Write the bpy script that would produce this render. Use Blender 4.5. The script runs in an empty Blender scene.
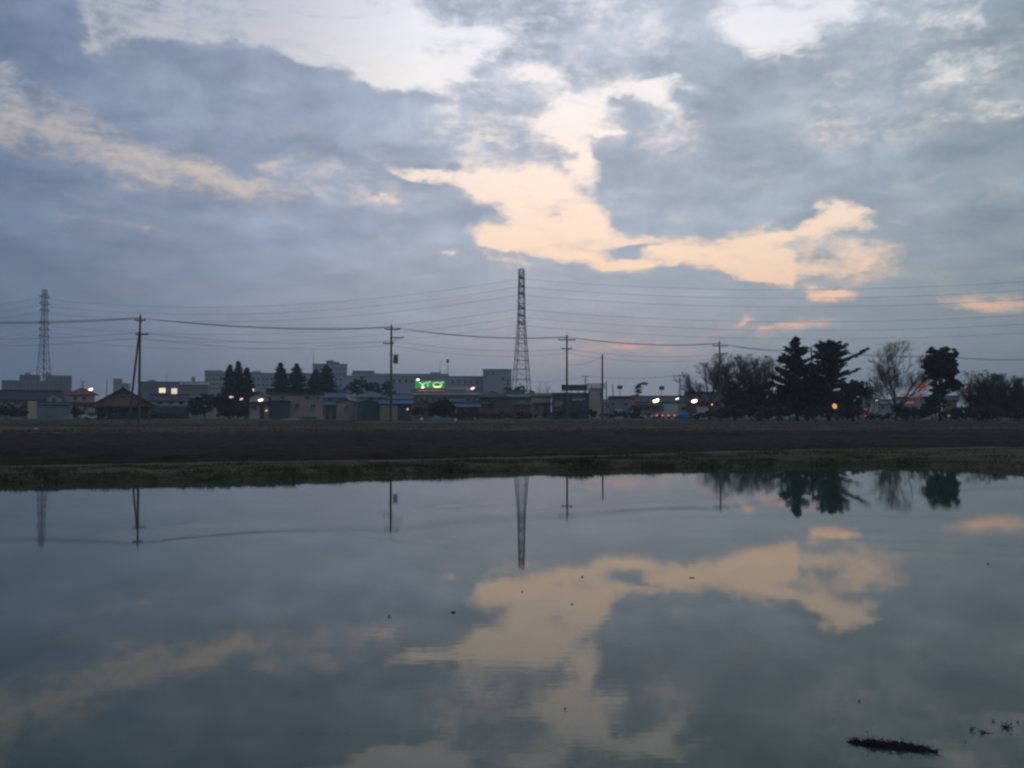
import bpy, bmesh, math, random
import numpy as np
from mathutils import Vector, Matrix, noise as mn
R = math.radians
sc = bpy.context.scene
COL = sc.collection
F = 983.0
PITCH = R(1.75)
CAM = Vector((0, 0, 2.0))
cp, sp = math.cos(PITCH), math.sin(PITCH)

def at(px, py, D):
    """world point at depth Y = D that the photograph shows at pixel px, py"""
    dx = (px - 512) / F; dz = (384 - py) / F
    y = cp - dz * sp; z = sp + dz * cp
    return Vector((dx / y * D, D, CAM.z + z / y * D))

def lin(r, g, b):
    f = lambda c: (c / 255 / 12.92) if c / 255 < .04045 else ((c / 255 + .055) / 1.055) ** 2.4
    return (f(r), f(g), f(b), 1)

def sstep(t):
    t = min(max(t, 0), 1); return t * t * (3 - 2 * t)

# ------------------------------------------------------------------ terrain shape
_edge = [(0, 493), (120, 491), (240, 489), (300, 486.5), (390, 482), (460, 480), (512, 478.5), (600, 476.5), (690, 475), (780, 473), (862, 471.5), (930, 472.6), (985, 475), (1024, 478)]
SH = [(-60, 18), (-32, 24)] + [((px-512)/F*(2.27*F/(py-414)), 2.27*F/(py-414)) for px, py in _edge] + [(26, 27), (40, 15)]
SHX = [a for a, b in SH]; SHY = [b for a, b in SH]
def shore(x): return float(np.interp(x, SHX, SHY))
def bank_dist(x, y):
    """metres outside the flooded paddy (negative: inside)"""
    return max(y - shore(x), 3.0 - y, -46 - x, x - 36)
def zg(x, y):
    m = bank_dist(x, y)
    if -3 < m < 3:
        m += .22 * mn.noise((x * .8, y * .8, 3)) + .12 * mn.noise((x * 3.1, y * 3.1, 7)) + .06 * mn.noise((x * 8, y * 8, 5))
    if m < 0:
        return -.3 * sstep(-m / 1.2) - .02
    z = -.02 + .23 * sstep(m / .45) + .08 * sstep(m / 4)
    if y > 0:
        z += .62 * sstep((y - 50) / 100)
    if m < 300:
        z += .035 * mn.noise((x * .35, y * .35, 1)) * min(m, 1)
    return z

# ------------------------------------------------------------------ mesh helpers
class MB:
    def __init__(s): s.v = []; s.f = []; s.m = []
    def box(s, c, d, m=0, rz=0):
        b = len(s.v); ca, sa = math.cos(rz), math.sin(rz)
        for sx, sy, sz in ((-1,-1,-1),(1,-1,-1),(1,1,-1),(-1,1,-1),(-1,-1,1),(1,-1,1),(1,1,1),(-1,1,1)):
            x, y, z = sx*d[0]/2, sy*d[1]/2, sz*d[2]/2
            s.v.append((c[0] + x*ca - y*sa, c[1] + x*sa + y*ca, c[2] + z))
        for q in ((0,3,2,1),(4,5,6,7),(0,1,5,4),(1,2,6,5),(2,3,7,6),(3,0,4,7)):
            s.f.append(tuple(b+i for i in q)); s.m.append(m)
        return s
    def tube(s, p, q, r0, r1=None, n=6, m=0, cap=True):
        r1 = r0 if r1 is None else r1
        p, q = Vector(p), Vector(q); d = q - p
        if d.length < 1e-6: return s
        d.normalize()
        a = d.orthogonal().normalized(); c = d.cross(a)
        b = len(s.v)
        for o, r in ((p, r0), (q, r1)):
            for k in range(n):
                t = 2*math.pi*k/n
                s.v.append(tuple(o + a*math.cos(t)*r + c*math.sin(t)*r))
        for k in range(n):
            s.f.append((b+k, b+(k+1) % n, b+n+(k+1) % n, b+n+k)); s.m.append(m)
        if cap:
            s.f.append(tuple(b+k for k in reversed(range(n)))); s.m.append(m)
            s.f.append(tuple(b+n+k for k in range(n))); s.m.append(m)
        return s
    def path(s, pts, rr, n=5, m=0):
        b = len(s.v); N = len(pts)
        for i, p in enumerate(pts):
            p = Vector(p)
            d = (Vector(pts[min(i+1, N-1)]) - Vector(pts[max(i-1, 0)])).normalized()
            a = d.cross(Vector((0, 0, 1)))
            a = a.normalized() if a.length > 1e-3 else Vector((1, 0, 0))
            c = d.cross(a); r = rr[i] if isinstance(rr, (list, tuple)) else rr
            for k in range(n):
                t = 2*math.pi*k/n
                s.v.append(tuple(p + a*math.cos(t)*r + c*math.sin(t)*r))
        for i in range(N-1):
            for k in range(n):
                s.f.append((b+i*n+k, b+i*n+(k+1) % n, b+(i+1)*n+(k+1) % n, b+(i+1)*n+k)); s.m.append(m)
        return s
    def prism(s, pts, ext, m=0):
        """closed polygon pts (3d) swept by vector ext"""
        b = len(s.v); n = len(pts); e = Vector(ext)
        s.v += [tuple(p) for p in pts] + [tuple(Vector(p) + e) for p in pts]
        s.f.append(tuple(b+i for i in range(n))); s.m.append(m)
        s.f.append(tuple(b+n+i for i in reversed(range(n)))); s.m.append(m)
        for i in range(n):
            s.f.append((b+i, b+n+i, b+n+(i+1) % n, b+(i+1) % n)); s.m.append(m)
        return s
    def poly(s, pts, m=0):
        b = len(s.v); s.v += [tuple(p) for p in pts]; s.f.append(tuple(range(b, b+len(pts)))); s.m.append(m); return s
    def ball(s, c, r, n=8, k=5, m=0):
        b = len(s.v); r = r if isinstance(r, (tuple, list)) else (r, r, r)
        for i in range(k+1):
            ph = math.pi*i/k
            for j in range(n):
                t = 2*math.pi*j/n
                s.v.append((c[0]+r[0]*math.sin(ph)*math.cos(t), c[1]+r[1]*math.sin(ph)*math.sin(t), c[2]+r[2]*math.cos(ph)))
        for i in range(k):
            for j in range(n):
                s.f.append((b+i*n+j, b+(i+1)*n+j, b+(i+1)*n+(j+1) % n, b+i*n+(j+1) % n)); s.m.append(m)
        return s
    def build(s, name, mats, parent=None, smooth=False, fix=True):
        me = bpy.data.meshes.new(name)
        me.from_pydata(s.v, [], s.f)
        mats = mats if isinstance(mats, (list, tuple)) else [mats]
        for q in mats: me.materials.append(q)
        if any(s.m): me.polygons.foreach_set('material_index', s.m)
        if fix:
            bm = bmesh.new(); bm.from_mesh(me); bmesh.ops.recalc_face_normals(bm, faces=bm.faces); bm.to_mesh(me); bm.free()
        if smooth: me.polygons.foreach_set('use_smooth', [True]*len(me.polygons))
        o = bpy.data.objects.new(name, me); COL.objects.link(o)
        if parent: o.parent = parent
        return o

def tag(o, label=None, cat=None, group=None, kind=None):
    if label: o['label'] = label
    if cat: o['category'] = cat
    if group: o['group'] = group
    if kind: o['kind'] = kind
    return o
def thing(name, label, cat, loc, rz=0, group=None):
    o = bpy.data.objects.new(name, None); COL.objects.link(o)
    o.location = loc; o.rotation_euler = (0, 0, rz)
    o.empty_display_size = .2
    return tag(o, label, cat, group)
def copy_tree(o, parent=None):
    c = o.copy(); COL.objects.link(c); c.parent = parent
    for ch in list(o.children): copy_tree(ch, c)
    return c

# ------------------------------------------------------------------ materials
MATS = {}
def mat(name, col, rough=.8, var=.25, scale=1.5, metal=0, bump=0, spec=.3, stretch=(1, 1, 1)):
    """weathered surface: base colour broken up by two noises"""
    if name in MATS: return MATS[name]
    m = bpy.data.materials.new(name); m.use_nodes = True; nt = m.node_tree; N = nt.nodes; L = nt.links
    b = N['Principled BSDF']; b.inputs['Roughness'].default_value = rough; b.inputs['Metallic'].default_value = metal
    b.inputs['Specular IOR Level'].default_value = spec
    tc = N.new('ShaderNodeTexCoord'); mp = N.new('ShaderNodeMapping'); mp.inputs['Scale'].default_value = [scale*q for q in stretch]
    L.new(tc.outputs['Object'], mp.inputs['Vector'])
    n = N.new('ShaderNodeTexNoise'); n.inputs['Scale'].default_value = 1; n.inputs['Detail'].default_value = 6; n.inputs['Roughness'].default_value = .65
    L.new(mp.outputs[0], n.inputs['Vector'])
    r = N.new('ShaderNodeValToRGB'); e = r.color_ramp.elements
    e[0].position = .3; e[1].position = .7
    e[0].color = [c*(1-var) for c in col[:3]] + [1]; e[1].color = [min(1, c*(1+var)) for c in col[:3]] + [1]
    L.new(n.outputs['Fac'], r.inputs['Fac']); L.new(r.outputs[0], b.inputs['Base Color'])
    if bump:
        bp = N.new('ShaderNodeBump'); bp.inputs['Strength'].default_value = bump; bp.inputs['Distance'].default_value = .05
        L.new(n.outputs['Fac'], bp.inputs['Height']); L.new(bp.outputs[0], b.inputs['Normal'])
    MATS[name] = m
    return m
def glow(name, col, s):
    if name in MATS: return MATS[name]
    m = bpy.data.materials.new(name); m.use_nodes = True; b = m.node_tree.nodes['Principled BSDF']
    b.inputs['Base Color'].default_value = (*col, 1); b.inputs['Roughness'].default_value = .4
    b.inputs['Emission Color'].default_value = (*col, 1); b.inputs['Emission Strength'].default_value = s
    MATS[name] = m
    return m
# ------------------------------------------------------------------ sky
BLOBS = [(1.446, -0.2162, 0.3422, 0.3738, 0.0943, 2.947), (2.475, 0.0846, 0.2017, 0.1217, 0.0691, 2.661), (1.701, 0.2973, 0.3496, 0.2054, 0.1634, 0.107), (0.969, -0.225, 0.4654, 0.4643, 0.2876, 3.067), (2.27, 0.1439, 0.1636, 0.1972, 0.023, 0.007), (2.119, 0.0609, 0.2433, 0.1749, 0.0868, 0.588), (0.682, -0.034, 0.3558, 0.1311, 0.031, 0.337), (1.375, -0.4151, 0.4102, 0.4681, 0.1051, 1.644), (1.187, -0.3229, 0.2322, 0.2807, 0.0403, 3.027), (1.487, 0.3533, 0.4349, 0.3251, 0.149, 2.427), (1.289, 0.5075, 0.099, 0.1256, 0.0182, 3.118), (1.302, 0.2687, 0.1755, 0.023, 0.1149, 1.777), (0.592, 0.1548, 0.3046, 0.3125, 0.0865, 2.167), (-1.091, 0.109, 0.1909, 0.2045, 0.0401, 2.768), (-2.138, 0.0519, 0.2444, 0.0712, 0.1617, 0.9), (-1.258, -0.3366, 0.3454, 0.4074, 0.1007, 2.973), (-1.802, 0.3183, 0.3505, 0.2683, 0.0868, 0.336), (1.224, -0.4678, 0.3162, 0.3183, 0.1539, 0.297), (2.931, 0.2511, 0.0831, 0.0884, 0.0106, 0.136), (-1.601, -0.1042, 0.4161, 0.339, 0.0742, 1.93), (1.708, 0.3173, 0.1174, 0.0398, 0.0133, 0.006), (-2.947, -0.0296, 0.2026, 0.0572, 0.0262, 2.927), (-1.757, 0.1644, 0.3353, 0.1358, 0.0351, 3.12), (-1.001, 0.2036, 0.2221, 0.1163, 0.1257, 2.648), (-0.781, 0.0879, 0.2523, 0.1173, 0.0177, 1.892), (-0.671, -0.1883, 0.3285, 0.2344, 0.0141, 2.93), (2.131, -0.0295, 0.2023, 0.0778, 0.0436, 2.568), (1.65, -0.0782, 0.2407, 0.1794, 0.0269, 3.115), (0.594, -0.4083, 0.35, 0.0131, 0.0475, 0.095), (-2.553, 0.3399, 0.1735, 0.0272, 0.0497, 1.327), (-0.41, -0.2231, 0.3277, 0.3342, 0.0584, 2.709), (-0.186, 0.6015, 0.2625, 0.5, 0.0275, 0.093), (-0.883, 0.4585, 0.3681, 0.2032, 0.0366, 1.408), (-1.069, 0.2232, 0.3467, 0.0265, 0.0602, 1.248), (0.554, 0.2326, 0.4306, 0.4206, 0.0735, 1.412), (1.716, -0.11, 0.4103, 0.0718, 0.3644, 0.433), (-1.248, 0.1098, 0.3055, 0.0898, 0.0325, 2.772), (0.482, -0.362, 0.2212, 0.0446, 0.0196, 0.075), (-1.485, 0.3591, 0.4307, 0.0905, 0.0883, 2.96), (0.623, 0.0978, 0.1803, 0.2293, 0.0236, 0.105), (-0.898, -0.1049, 0.2339, 0.1528, 0.0114, 2.859), (-1.498, -0.4259, 0.4055, 0.4515, 0.1061, 1.689), (1.434, 0.148, 0.326, 0.3323, 0.0422, 0.231), (2.689, 0.3366, 0.1763, 0.0685, 0.0474, 2.591), (1.006, 0.2624, 0.1328, 0.0941, 0.012, 2.9), (-1.26, 0.0349, 0.3047, 0.0686, 0.0457, 0.368), (0.61, -0.3083, 0.3546, 0.1299, 0.0111, 3.126), (-2.649, 0.2455, 0.0823, 0.0712, 0.0104, 0.175), (-0.601, 0.4165, 0.3291, 0.2701, 0.066, 0.283), (-0.278, 0.3934, 0.2874, 0.2122, 0.0296, 0.052), (-0.474, -0.0349, 0.338, 0.1433, 0.0179, 0.559), (-1.524, 0.1155, 0.1619, 0.1013, 0.0205, 2.927), (1.212, 0.2495, 0.145, 0.2161, 0.0192, 3.066), (0.86, 0.4419, 0.1024, 0.054, 0.017, 2.956), (-0.955, 0.0959, 0.2639, 0.0395, 0.023, 1.904), (-0.81, -0.485, 0.3222, 0.2508, 0.0658, 3.058), (0.482, 0.4206, 0.3115, 0.0552, 0.0329, 2.837), (-0.787, 0.285, 0.1272, 0.0472, 0.0162, 1.622), (-0.522, -0.2488, 0.2279, 0.1466, 0.0267, 2.785), (2.132, -0.1353, 0.2188, 0.058, 0.0237, 2.909), (-0.859, 0.3458, 0.1945, 0.0792, 0.0286, 2.531), (0.894, -0.0515, 0.3705, 0.088, 0.0177, 3.106), (-1.06, 0.1714, 0.3084, 0.0346, 0.0185, 2.835), (-1.67, -0.1371, 0.2211, 0.0324, 0.0658, 1.237), (-1.702, 0.123, 0.1641, 0.0617, 0.008, 0.066), (-0.354, -0.366, 0.2644, 0.1791, 0.0571, 2.531), (0.62, -0.3847, 0.3447, 0.0658, 0.0152, 0.284), (1.287, 0.0914, 0.2791, 0.008, 0.0506, 1.493), (0.224, 0.4067, 0.3612, 0.2285, 0.0188, 2.864), (0.576, -0.2357, 0.2396, 0.0689, 0.0151, 0.643), (0.936, 0.021, 0.3344, 0.0581, 0.0174, 3.037), (-0.611, -0.0876, 0.3121, 0.0956, 0.0095, 3.139), (0.811, 0.2688, 0.1574, 0.014, 0.0524, 1.619), (-0.344, -0.0514, 0.1822, 0.0261, 0.0747, 0.549), (-0.301, 0.314, 0.2471, 0.1061, 0.0194, 3.094), (-0.59, 0.1921, 0.3699, 0.1503, 0.0489, 1.78), (-0.859, 0.119, 0.2647, 0.1174, 0.04, 1.401), (0.509, 0.5301, 0.2596, 0.2472, 0.0164, 2.957), (0.422, -0.3401, 0.3643, 0.1528, 0.0322, 0.017), (0.552, 0.1284, 0.0671, 0.1075, 0.0191, 3.095), (-1.041, -0.0774, 0.2454, 0.0211, 0.0882, 1.358), (0.563, 0.0488, 0.2742, 0.0467, 0.0139, 2.585), (-0.528, 0.0299, 0.1548, 0.1652, 0.008, 2.93), (0.356, -0.1805, 0.4017, 0.3015, 0.0972, 2.694), (-0.308, -0.4942, 0.2224, 0.4059, 0.0335, 0.081), (0.608, 0.3425, 0.4198, 0.1154, 0.035, 1.297), (0.656, 0.2811, 0.1328, 0.0157, 0.0546, 0.195), (0.891, -0.0613, 0.1597, 0.0173, 0.008, 0.075), (-0.267, -0.2784, 0.4212, 0.0386, 0.1466, 0.041), (0.83, 0.143, 0.1504, 0.1632, 0.0122, 0.034), (0.931, 0.2269, 0.0902, 0.008, 0.0188, 2.026), (-0.445, -0.1353, 0.3058, 0.247, 0.0314, 2.888), (0.239, 0.0541, 0.059, 0.1516, 0.0361, 3.119), (0.941, 0.4545, 0.3717, 0.0377, 0.2109, 3.026), (0.28, -0.4133, 0.1813, 0.0921, 0.0106, 3.047), (0.533, -0.1422, 0.3242, 0.045, 0.0156, 2.882), (0.244, -0.3498, 0.1754, 0.0564, 0.0081, 3.044), (1.293, 0.0314, 0.2889, 0.1102, 0.0717, 0.75), (-0.536, 0.2794, 0.1881, 0.0768, 0.0155, 0.535), (0.605, 0.2021, 0.2168, 0.1022, 0.0491, 0.149)]
SUN_EL, SUN_AZ = R(2.0), R(4.0)
w = bpy.data.worlds.new('World'); sc.world = w; w.use_nodes = True
nt = w.node_tree; N = nt.nodes; L = nt.links
for n in list(N): N.remove(n)
def nd(t, **k):
    n = N.new(t)
    for a, v in k.items(): setattr(n, a, v)
    return n
def put(sock, v):
    if isinstance(v, bpy.types.NodeSocket): L.new(v, sock)
    else: sock.default_value = v
def ma(op, a, b=None, c=None, clamp=False):
    n = nd('ShaderNodeMath', operation=op, use_clamp=clamp); put(n.inputs[0], a)
    if b is not None: put(n.inputs[1], b)
    if c is not None: put(n.inputs[2], c)
    return n.outputs[0]
def smooth(x, a, b):
    n = nd('ShaderNodeMapRange', interpolation_type='SMOOTHSTEP'); put(n.inputs['Value'], x); n.inputs['From Min'].default_value = a; n.inputs['From Max'].default_value = b
    return n.outputs['Result']
def nz(vec, scale, detail=5, rough=.55, dist=0):
    n = nd('ShaderNodeTexNoise'); put(n.inputs['Vector'], vec); n.inputs['Scale'].default_value = scale; n.inputs['Detail'].default_value = detail
    n.inputs['Roughness'].default_value = rough; n.inputs['Distortion'].default_value = dist
    return n
def ramp(x, els):
    r = nd('ShaderNodeValToRGB'); put(r.inputs[0], x); e = r.color_ramp.elements
    while len(e) < len(els): e.new(.5)
    for q, (p, c) in zip(e, els): q.position = p; q.color = c
    return r.outputs[0]
def mixc(f, a, b, mode='MIX'):
    n = nd('ShaderNodeMix', data_type='RGBA', blend_type=mode); put(n.inputs[0], f); put(n.inputs[6], a); put(n.inputs[7], b)
    return n.outputs[2]
def comb(x, y, z):
    n = nd('ShaderNodeCombineXYZ'); put(n.inputs[0], x); put(n.inputs[1], y); put(n.inputs[2], z); return n.outputs[0]
tc = nd('ShaderNodeTexCoord')
sx = nd('ShaderNodeSeparateXYZ'); L.new(tc.outputs['Generated'], sx.inputs[0])
dx, dy, dz = sx.outputs
az = ma('ARCTAN2', dx, dy); el = ma('ARCSINE', dz)
# the clouds as a deck seen in perspective: noise on a plane overhead, so they flatten into streaks low down
den = ma('ADD', ma('MAXIMUM', dz, 0), .16)
deck = comb(ma('DIVIDE', dx, den), ma('DIVIDE', dy, den), 0)
wn = nz(deck, 4.5, 5, .6); ws = nd('ShaderNodeSeparateColor'); L.new(wn.outputs['Color'], ws.inputs[0])
wf = nz(comb(az, ma('MULTIPLY', el, 1.6), 0), 24, 7, .62); wf_ = nd('ShaderNodeSeparateColor'); L.new(wf.outputs['Color'], wf_.inputs[0])
az2 = ma('ADD', ma('MULTIPLY_ADD', ma('SUBTRACT', ws.outputs[0], .5), .036, az), ma('MULTIPLY', ma('SUBTRACT', wf_.outputs[0], .5), .050))
el2 = ma('ADD', ma('MULTIPLY_ADD', ma('SUBTRACT', ws.outputs[1], .5), .018, el), ma('MULTIPLY', ma('SUBTRACT', wf_.outputs[1], .5), .026))
pos = comb(az2, el2, 0)
acc = 0.0
for a, cx, cy, sx_, sy_, th in BLOBS:                                # openings in the cloud cover, by bearing and height in the sky
    mp = nd('ShaderNodeMapping', vector_type='TEXTURE'); L.new(pos, mp.inputs['Vector'])
    mp.inputs['Location'].default_value = (cx, cy, 0); mp.inputs['Rotation'].default_value = (0, 0, th); mp.inputs['Scale'].default_value = (sx_, sy_, 1)
    g = nd('ShaderNodeTexGradient', gradient_type='QUADRATIC_SPHERE'); L.new(mp.outputs[0], g.inputs[0])
    acc = ma('MULTIPLY_ADD', g.outputs['Fac'], a, acc)
acc = ma('MINIMUM', ma('MAXIMUM', acc, -.1), 1.05)
# elsewhere in the sky: broken cover of the same kind
gen = smooth(nz(deck, 1.3, 5, .55).outputs['Fac'], .52, .66)
out = ma('MAXIMUM', smooth(ma('ABSOLUTE', az), .52, .64), smooth(el, .40, .52))
cover = nd('ShaderNodeMix', data_type='FLOAT'); put(cover.inputs[0], out); put(cover.inputs[2], acc); put(cover.inputs[3], gen)
cover = cover.outputs[0]
fb = nz(deck, 7, 8, .62, .3).outputs['Fac']
fbf = nz(comb(az, ma('MULTIPLY', el, 2.2), 3.0), 38, 7, .66).outputs['Fac']
fbg = nz(comb(az, ma('MULTIPLY', el, 1.7), 9.0), 110, 4, .6).outputs['Fac']
rag = ma('ADD', ma('ADD', ma('MULTIPLY', ma('SUBTRACT', fb, .5), 1.2), ma('MULTIPLY', ma('SUBTRACT', fbf, .5), 2.1)), ma('MULTIPLY', ma('SUBTRACT', fbg, .5), .6))
env = ma('MULTIPLY', smooth(cover, -.10, .34), ma('SUBTRACT', 1.0, ma('MULTIPLY', smooth(cover, .8, 1.05), .45)))
mixed = ma('MULTIPLY_ADD', rag, env, cover)
clear = ma('ADD', ma('MULTIPLY', smooth(mixed, .0, 1.0), .48), ma('MULTIPLY', smooth(ma('MULTIPLY_ADD', rag, ma('MULTIPLY', env, .6), cover), -.16, 1.2), .52))
# thin veils drifting across the gaps, and thin places in the cover
veil = smooth(nz(comb(ma('MULTIPLY', az, .55), ma('MULTIPLY', el, 2.4), 5.0), 21, 7, .64, .6).outputs['Fac'], .52, .74)
clear = ma('MULTIPLY', clear, ma('SUBTRACT', 1.0, ma('MULTIPLY', veil, .55)))
thin = smooth(nz(deck, 5.2, 8, .66, .5).outputs['Fac'], .50, .78)
clear = ma('MAXIMUM', clear, ma('MULTIPLY', thin, .20))
# colours
u = ma('MULTIPLY_ADD', az, 1/1.2, .5, True)
cloud = ramp(u, [(0, lin(96, 113, 142)), (.1, lin(108, 125, 152)), (.29, lin(146, 159, 181)), (.45, lin(166, 177, 195)), (.56, lin(173, 182, 197)), (.75, lin(161, 174, 187)), (.9, lin(140, 156, 167)), (1, lin(124, 143, 154))])
mott = nz(comb(az, ma('MULTIPLY', el, 1.5), 12.0), 15, 8, .62, .4).outputs['Fac']
cloud = mixc(smooth(el, .1, .25), cloud, mixc(1, cloud, ramp(mott, [(.3, (.80, .82, .86, 1)), (.48, (.97, .97, .98, 1)), (.7, (1.22, 1.2, 1.17, 1))]), 'MULTIPLY'))
thick = nz(deck, 3.2, 7, .6).outputs['Fac']
cloud = mixc(1, cloud, ramp(thick, [(.3, (.80, .81, .84, 1)), (.5, (1, 1, 1, 1)), (.68, (1.22, 1.2, 1.18, 1))]), 'MULTIPLY')
lowc = ramp(u, [(0, lin(82, 99, 119)), (.12, lin(94, 110, 129)), (.29, lin(140, 147, 160)), (.5, lin(172, 171, 178)), (.65, lin(164, 167, 171)), (.8, lin(142, 153, 157)), (1, lin(112, 127, 130))])
cloud = mixc(ma('MULTIPLY', ma('SUBTRACT', 1.0, smooth(el, .02, .2)), .85), cloud, lowc)
clr = ramp(ma('MULTIPLY', el, 2.0, None, True), [(0, lin(205, 160, 160)), (.13, lin(222, 176, 168)), (.22, lin(252, 208, 178)), (.31, lin(255, 224, 196)), (.42, lin(255, 232, 213)), (.5, lin(254, 236, 224)),
                               (.62, lin(246, 240, 238)), (.76, lin(234, 235, 243)), (1, lin(208, 213, 228))])
clr = mixc(1, clr, ramp(u, [(0, (.43, .47, .52, 1)), (.12, (.49, .53, .57, 1)), (.3, (.67, .69, .72, 1)), (.42, (1.02, 1.02, 1.02, 1)), (.55, (1.08, 1.06, 1.05, 1)), (.75, (1, 1, 1, 1)), (1, (.8, .83, .84, 1))]), 'MULTIPLY')
sky = nd('ShaderNodeTexSky', sky_type='NISHITA'); sky.sun_disc = False; sky.sun_elevation = SUN_EL; sky.sun_rotation = SUN_AZ; sky.air_density = 1; sky.dust_density = 1.5
sc_ = nd('ShaderNodeVectorMath', operation='SCALE'); L.new(clr, sc_.inputs[0]); sc_.inputs['Scale'].default_value = 10 * 1.09
ad = nd('ShaderNodeVectorMath', operation='MULTIPLY_ADD'); L.new(sky.outputs[0], ad.inputs[0]); ad.inputs[1].default_value = (.05, .05, .05); L.new(sc_.outputs[0], ad.inputs[2])
cs = nd('ShaderNodeVectorMath', operation='SCALE'); L.new(cloud, cs.inputs[0]); cs.inputs['Scale'].default_value = 11.0
fin = mixc(clear, cs.outputs[0], ad.outputs[0])
bg = nd('ShaderNodeBackground'); L.new(fin, bg.inputs[0]); bg.inputs[1].default_value = .1
wo = nd('ShaderNodeOutputWorld'); L.new(bg.outputs[0], wo.inputs[0])
w.cycles.sampling_method = 'MANUAL'; w.cycles.sample_map_resolution = 512
sl = bpy.data.lights.new('sun', 'SUN'); sl.energy = .05; sl.angle = R(1.5); sl.color = (1, .62, .4)
so = bpy.data.objects.new('sun', sl); COL.objects.link(so)
so.rotation_euler = (math.pi/2 - SUN_EL, 0, math.pi - SUN_AZ)
# ------------------------------------------------------------------ camera
cd = bpy.data.cameras.new('camera'); co = bpy.data.objects.new('camera', cd); COL.objects.link(co)
cd.sensor_width = 36; cd.lens = F / 1024 * 36; cd.clip_start = .05; cd.clip_end = 9000
co.location = CAM; co.rotation_euler = (math.pi/2 + PITCH, 0, 0); sc.camera = co
sc.view_settings.view_transform = 'Standard'; sc.view_settings.look = 'None'; sc.view_settings.exposure = 0; sc.view_settings.gamma = 1
sc.cycles.filter_width = 2.4; sc.cycles.max_bounces = 6; sc.cycles.volume_bounces = 1
# ------------------------------------------------------------------ ground, field, path, water
def axis(*segs):
    out = [segs[0][0]]
    for a, b, n in segs:
        out += [a + (b-a)*(i+1)/n for i in range(n)]
    return out
def geo(a, b, n): return [a*(b/a)**(i/n) for i in range(1, n+1)]
def sheet(name, xs, ys, fz, m):
    vs = [(x, y, fz(x, y)) for y in ys for x in xs]; n = len(xs)
    fs = [(j*n+i, j*n+i+1, (j+1)*n+i+1, (j+1)*n+i) for j in range(len(ys)-1) for i in range(n-1)]
    me = bpy.data.meshes.new(name); me.from_pydata(vs, [], fs); me.materials.append(m)
    me.polygons.foreach_set('use_smooth', [True]*len(fs))
    o = bpy.data.objects.new(name, me); COL.objects.link(o); return tag(o, kind='structure')

def soil_mat(name, stops, bands, bump, fine=6):
    m = bpy.data.materials.new(name); m.use_nodes = True; nt = m.node_tree; N = nt.nodes; L = nt.links
    b = N['Principled BSDF']; b.inputs['Roughness'].default_value = .95; b.inputs['Specular IOR Level'].default_value = .15
    tc = N.new('ShaderNodeTexCoord')
    def noise(sc3, det=6, rough=.6):
        mp = N.new('ShaderNodeMapping'); mp.inputs['Scale'].default_value = sc3; L.new(tc.outputs['Object'], mp.inputs[0])
        n = N.new('ShaderNodeTexNoise'); n.inputs['Scale'].default_value = 1; n.inputs['Detail'].default_value = det; n.inputs['Roughness'].default_value = rough
        L.new(mp.outputs[0], n.inputs['Vector']); return n.outputs['Fac']
    a = noise(bands, 5); c = noise((fine*.5, fine, fine), 5, .7); d = noise((.25, .12, 1), 4)
    mx = N.new('ShaderNodeMath'); mx.operation = 'MULTIPLY_ADD'; mx.inputs[1].default_value = .5; L.new(c, mx.inputs[0])
    h = N.new('ShaderNodeMath'); h.operation = 'MULTIPLY_ADD'; h.inputs[1].default_value = .9; h.inputs[2].default_value = -.35; L.new(a, h.inputs[0])
    h2 = N.new('ShaderNodeMath'); h2.operation = 'MULTIPLY_ADD'; h2.inputs[1].default_value = .35; L.new(d, h2.inputs[0]); L.new(h.outputs[0], h2.inputs[2])
    L.new(h2.outputs[0], mx.inputs[2])
    r = N.new('ShaderNodeValToRGB'); e = r.color_ramp.elements
    while len(e) < len(stops): e.new(.5)
    for q, (p, cc) in zip(e, stops): q.position = p; q.color = (*cc, 1)
    L.new(mx.outputs[0], r.inputs[0]); L.new(r.outputs[0], b.inputs['Base Color'])
    bp = N.new('ShaderNodeBump'); bp.inputs['Strength'].default_value = bump; bp.inputs['Distance'].default_value = .12; L.new(c, bp.inputs['Height']); L.new(bp.outputs[0], b.inputs['Normal'])
    return m
grassland = soil_mat('winter_grass', [(.3, (.018, .018, .013)), (.40, (.066, .060, .033)), (.5, (.126, .10, .055)), (.6, (.05, .053, .028)), (.72, (.138, .106, .062)), (.85, (.075, .074, .04))], (.012, .16, 1), .6)
plough = soil_mat('ploughed_soil', [(.2, (.012, .009, .009)), (.42, (.026, .020, .018)), (.6, (.042, .033, .028)), (.8, (.066, .052, .042))], (.05, .4, 1), 1.0, 3)
track = soil_mat('worn_track', [(.25, (.055, .052, .042)), (.5, (.085, .080, .066)), (.8, (.115, .11, .092))], (.15, .6, 1), .4, 4)

gx = [-v for v in reversed(geo(60, 2300, 22))] + [-60 + i*.5 for i in range(73)] + [-24 + .3*i for i in range(1, 161)] + [24 + .5*i for i in range(1, 73)] + geo(60, 2300, 22)
gy = [-v for v in reversed(geo(12, 400, 10))] + [-12 + i for i in range(13)] + [.5*i for i in range(1, 29)] + [14 + .4*i for i in range(1, 21)] + [22 + .12*i for i in range(1, 193)] + [45.04 + i*.8 for i in range(1, 50)] + geo(84.24, 300, 34) + geo(300, 2300, 20)
sheet('ground', gx, gy, zg, grassland)

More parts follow.
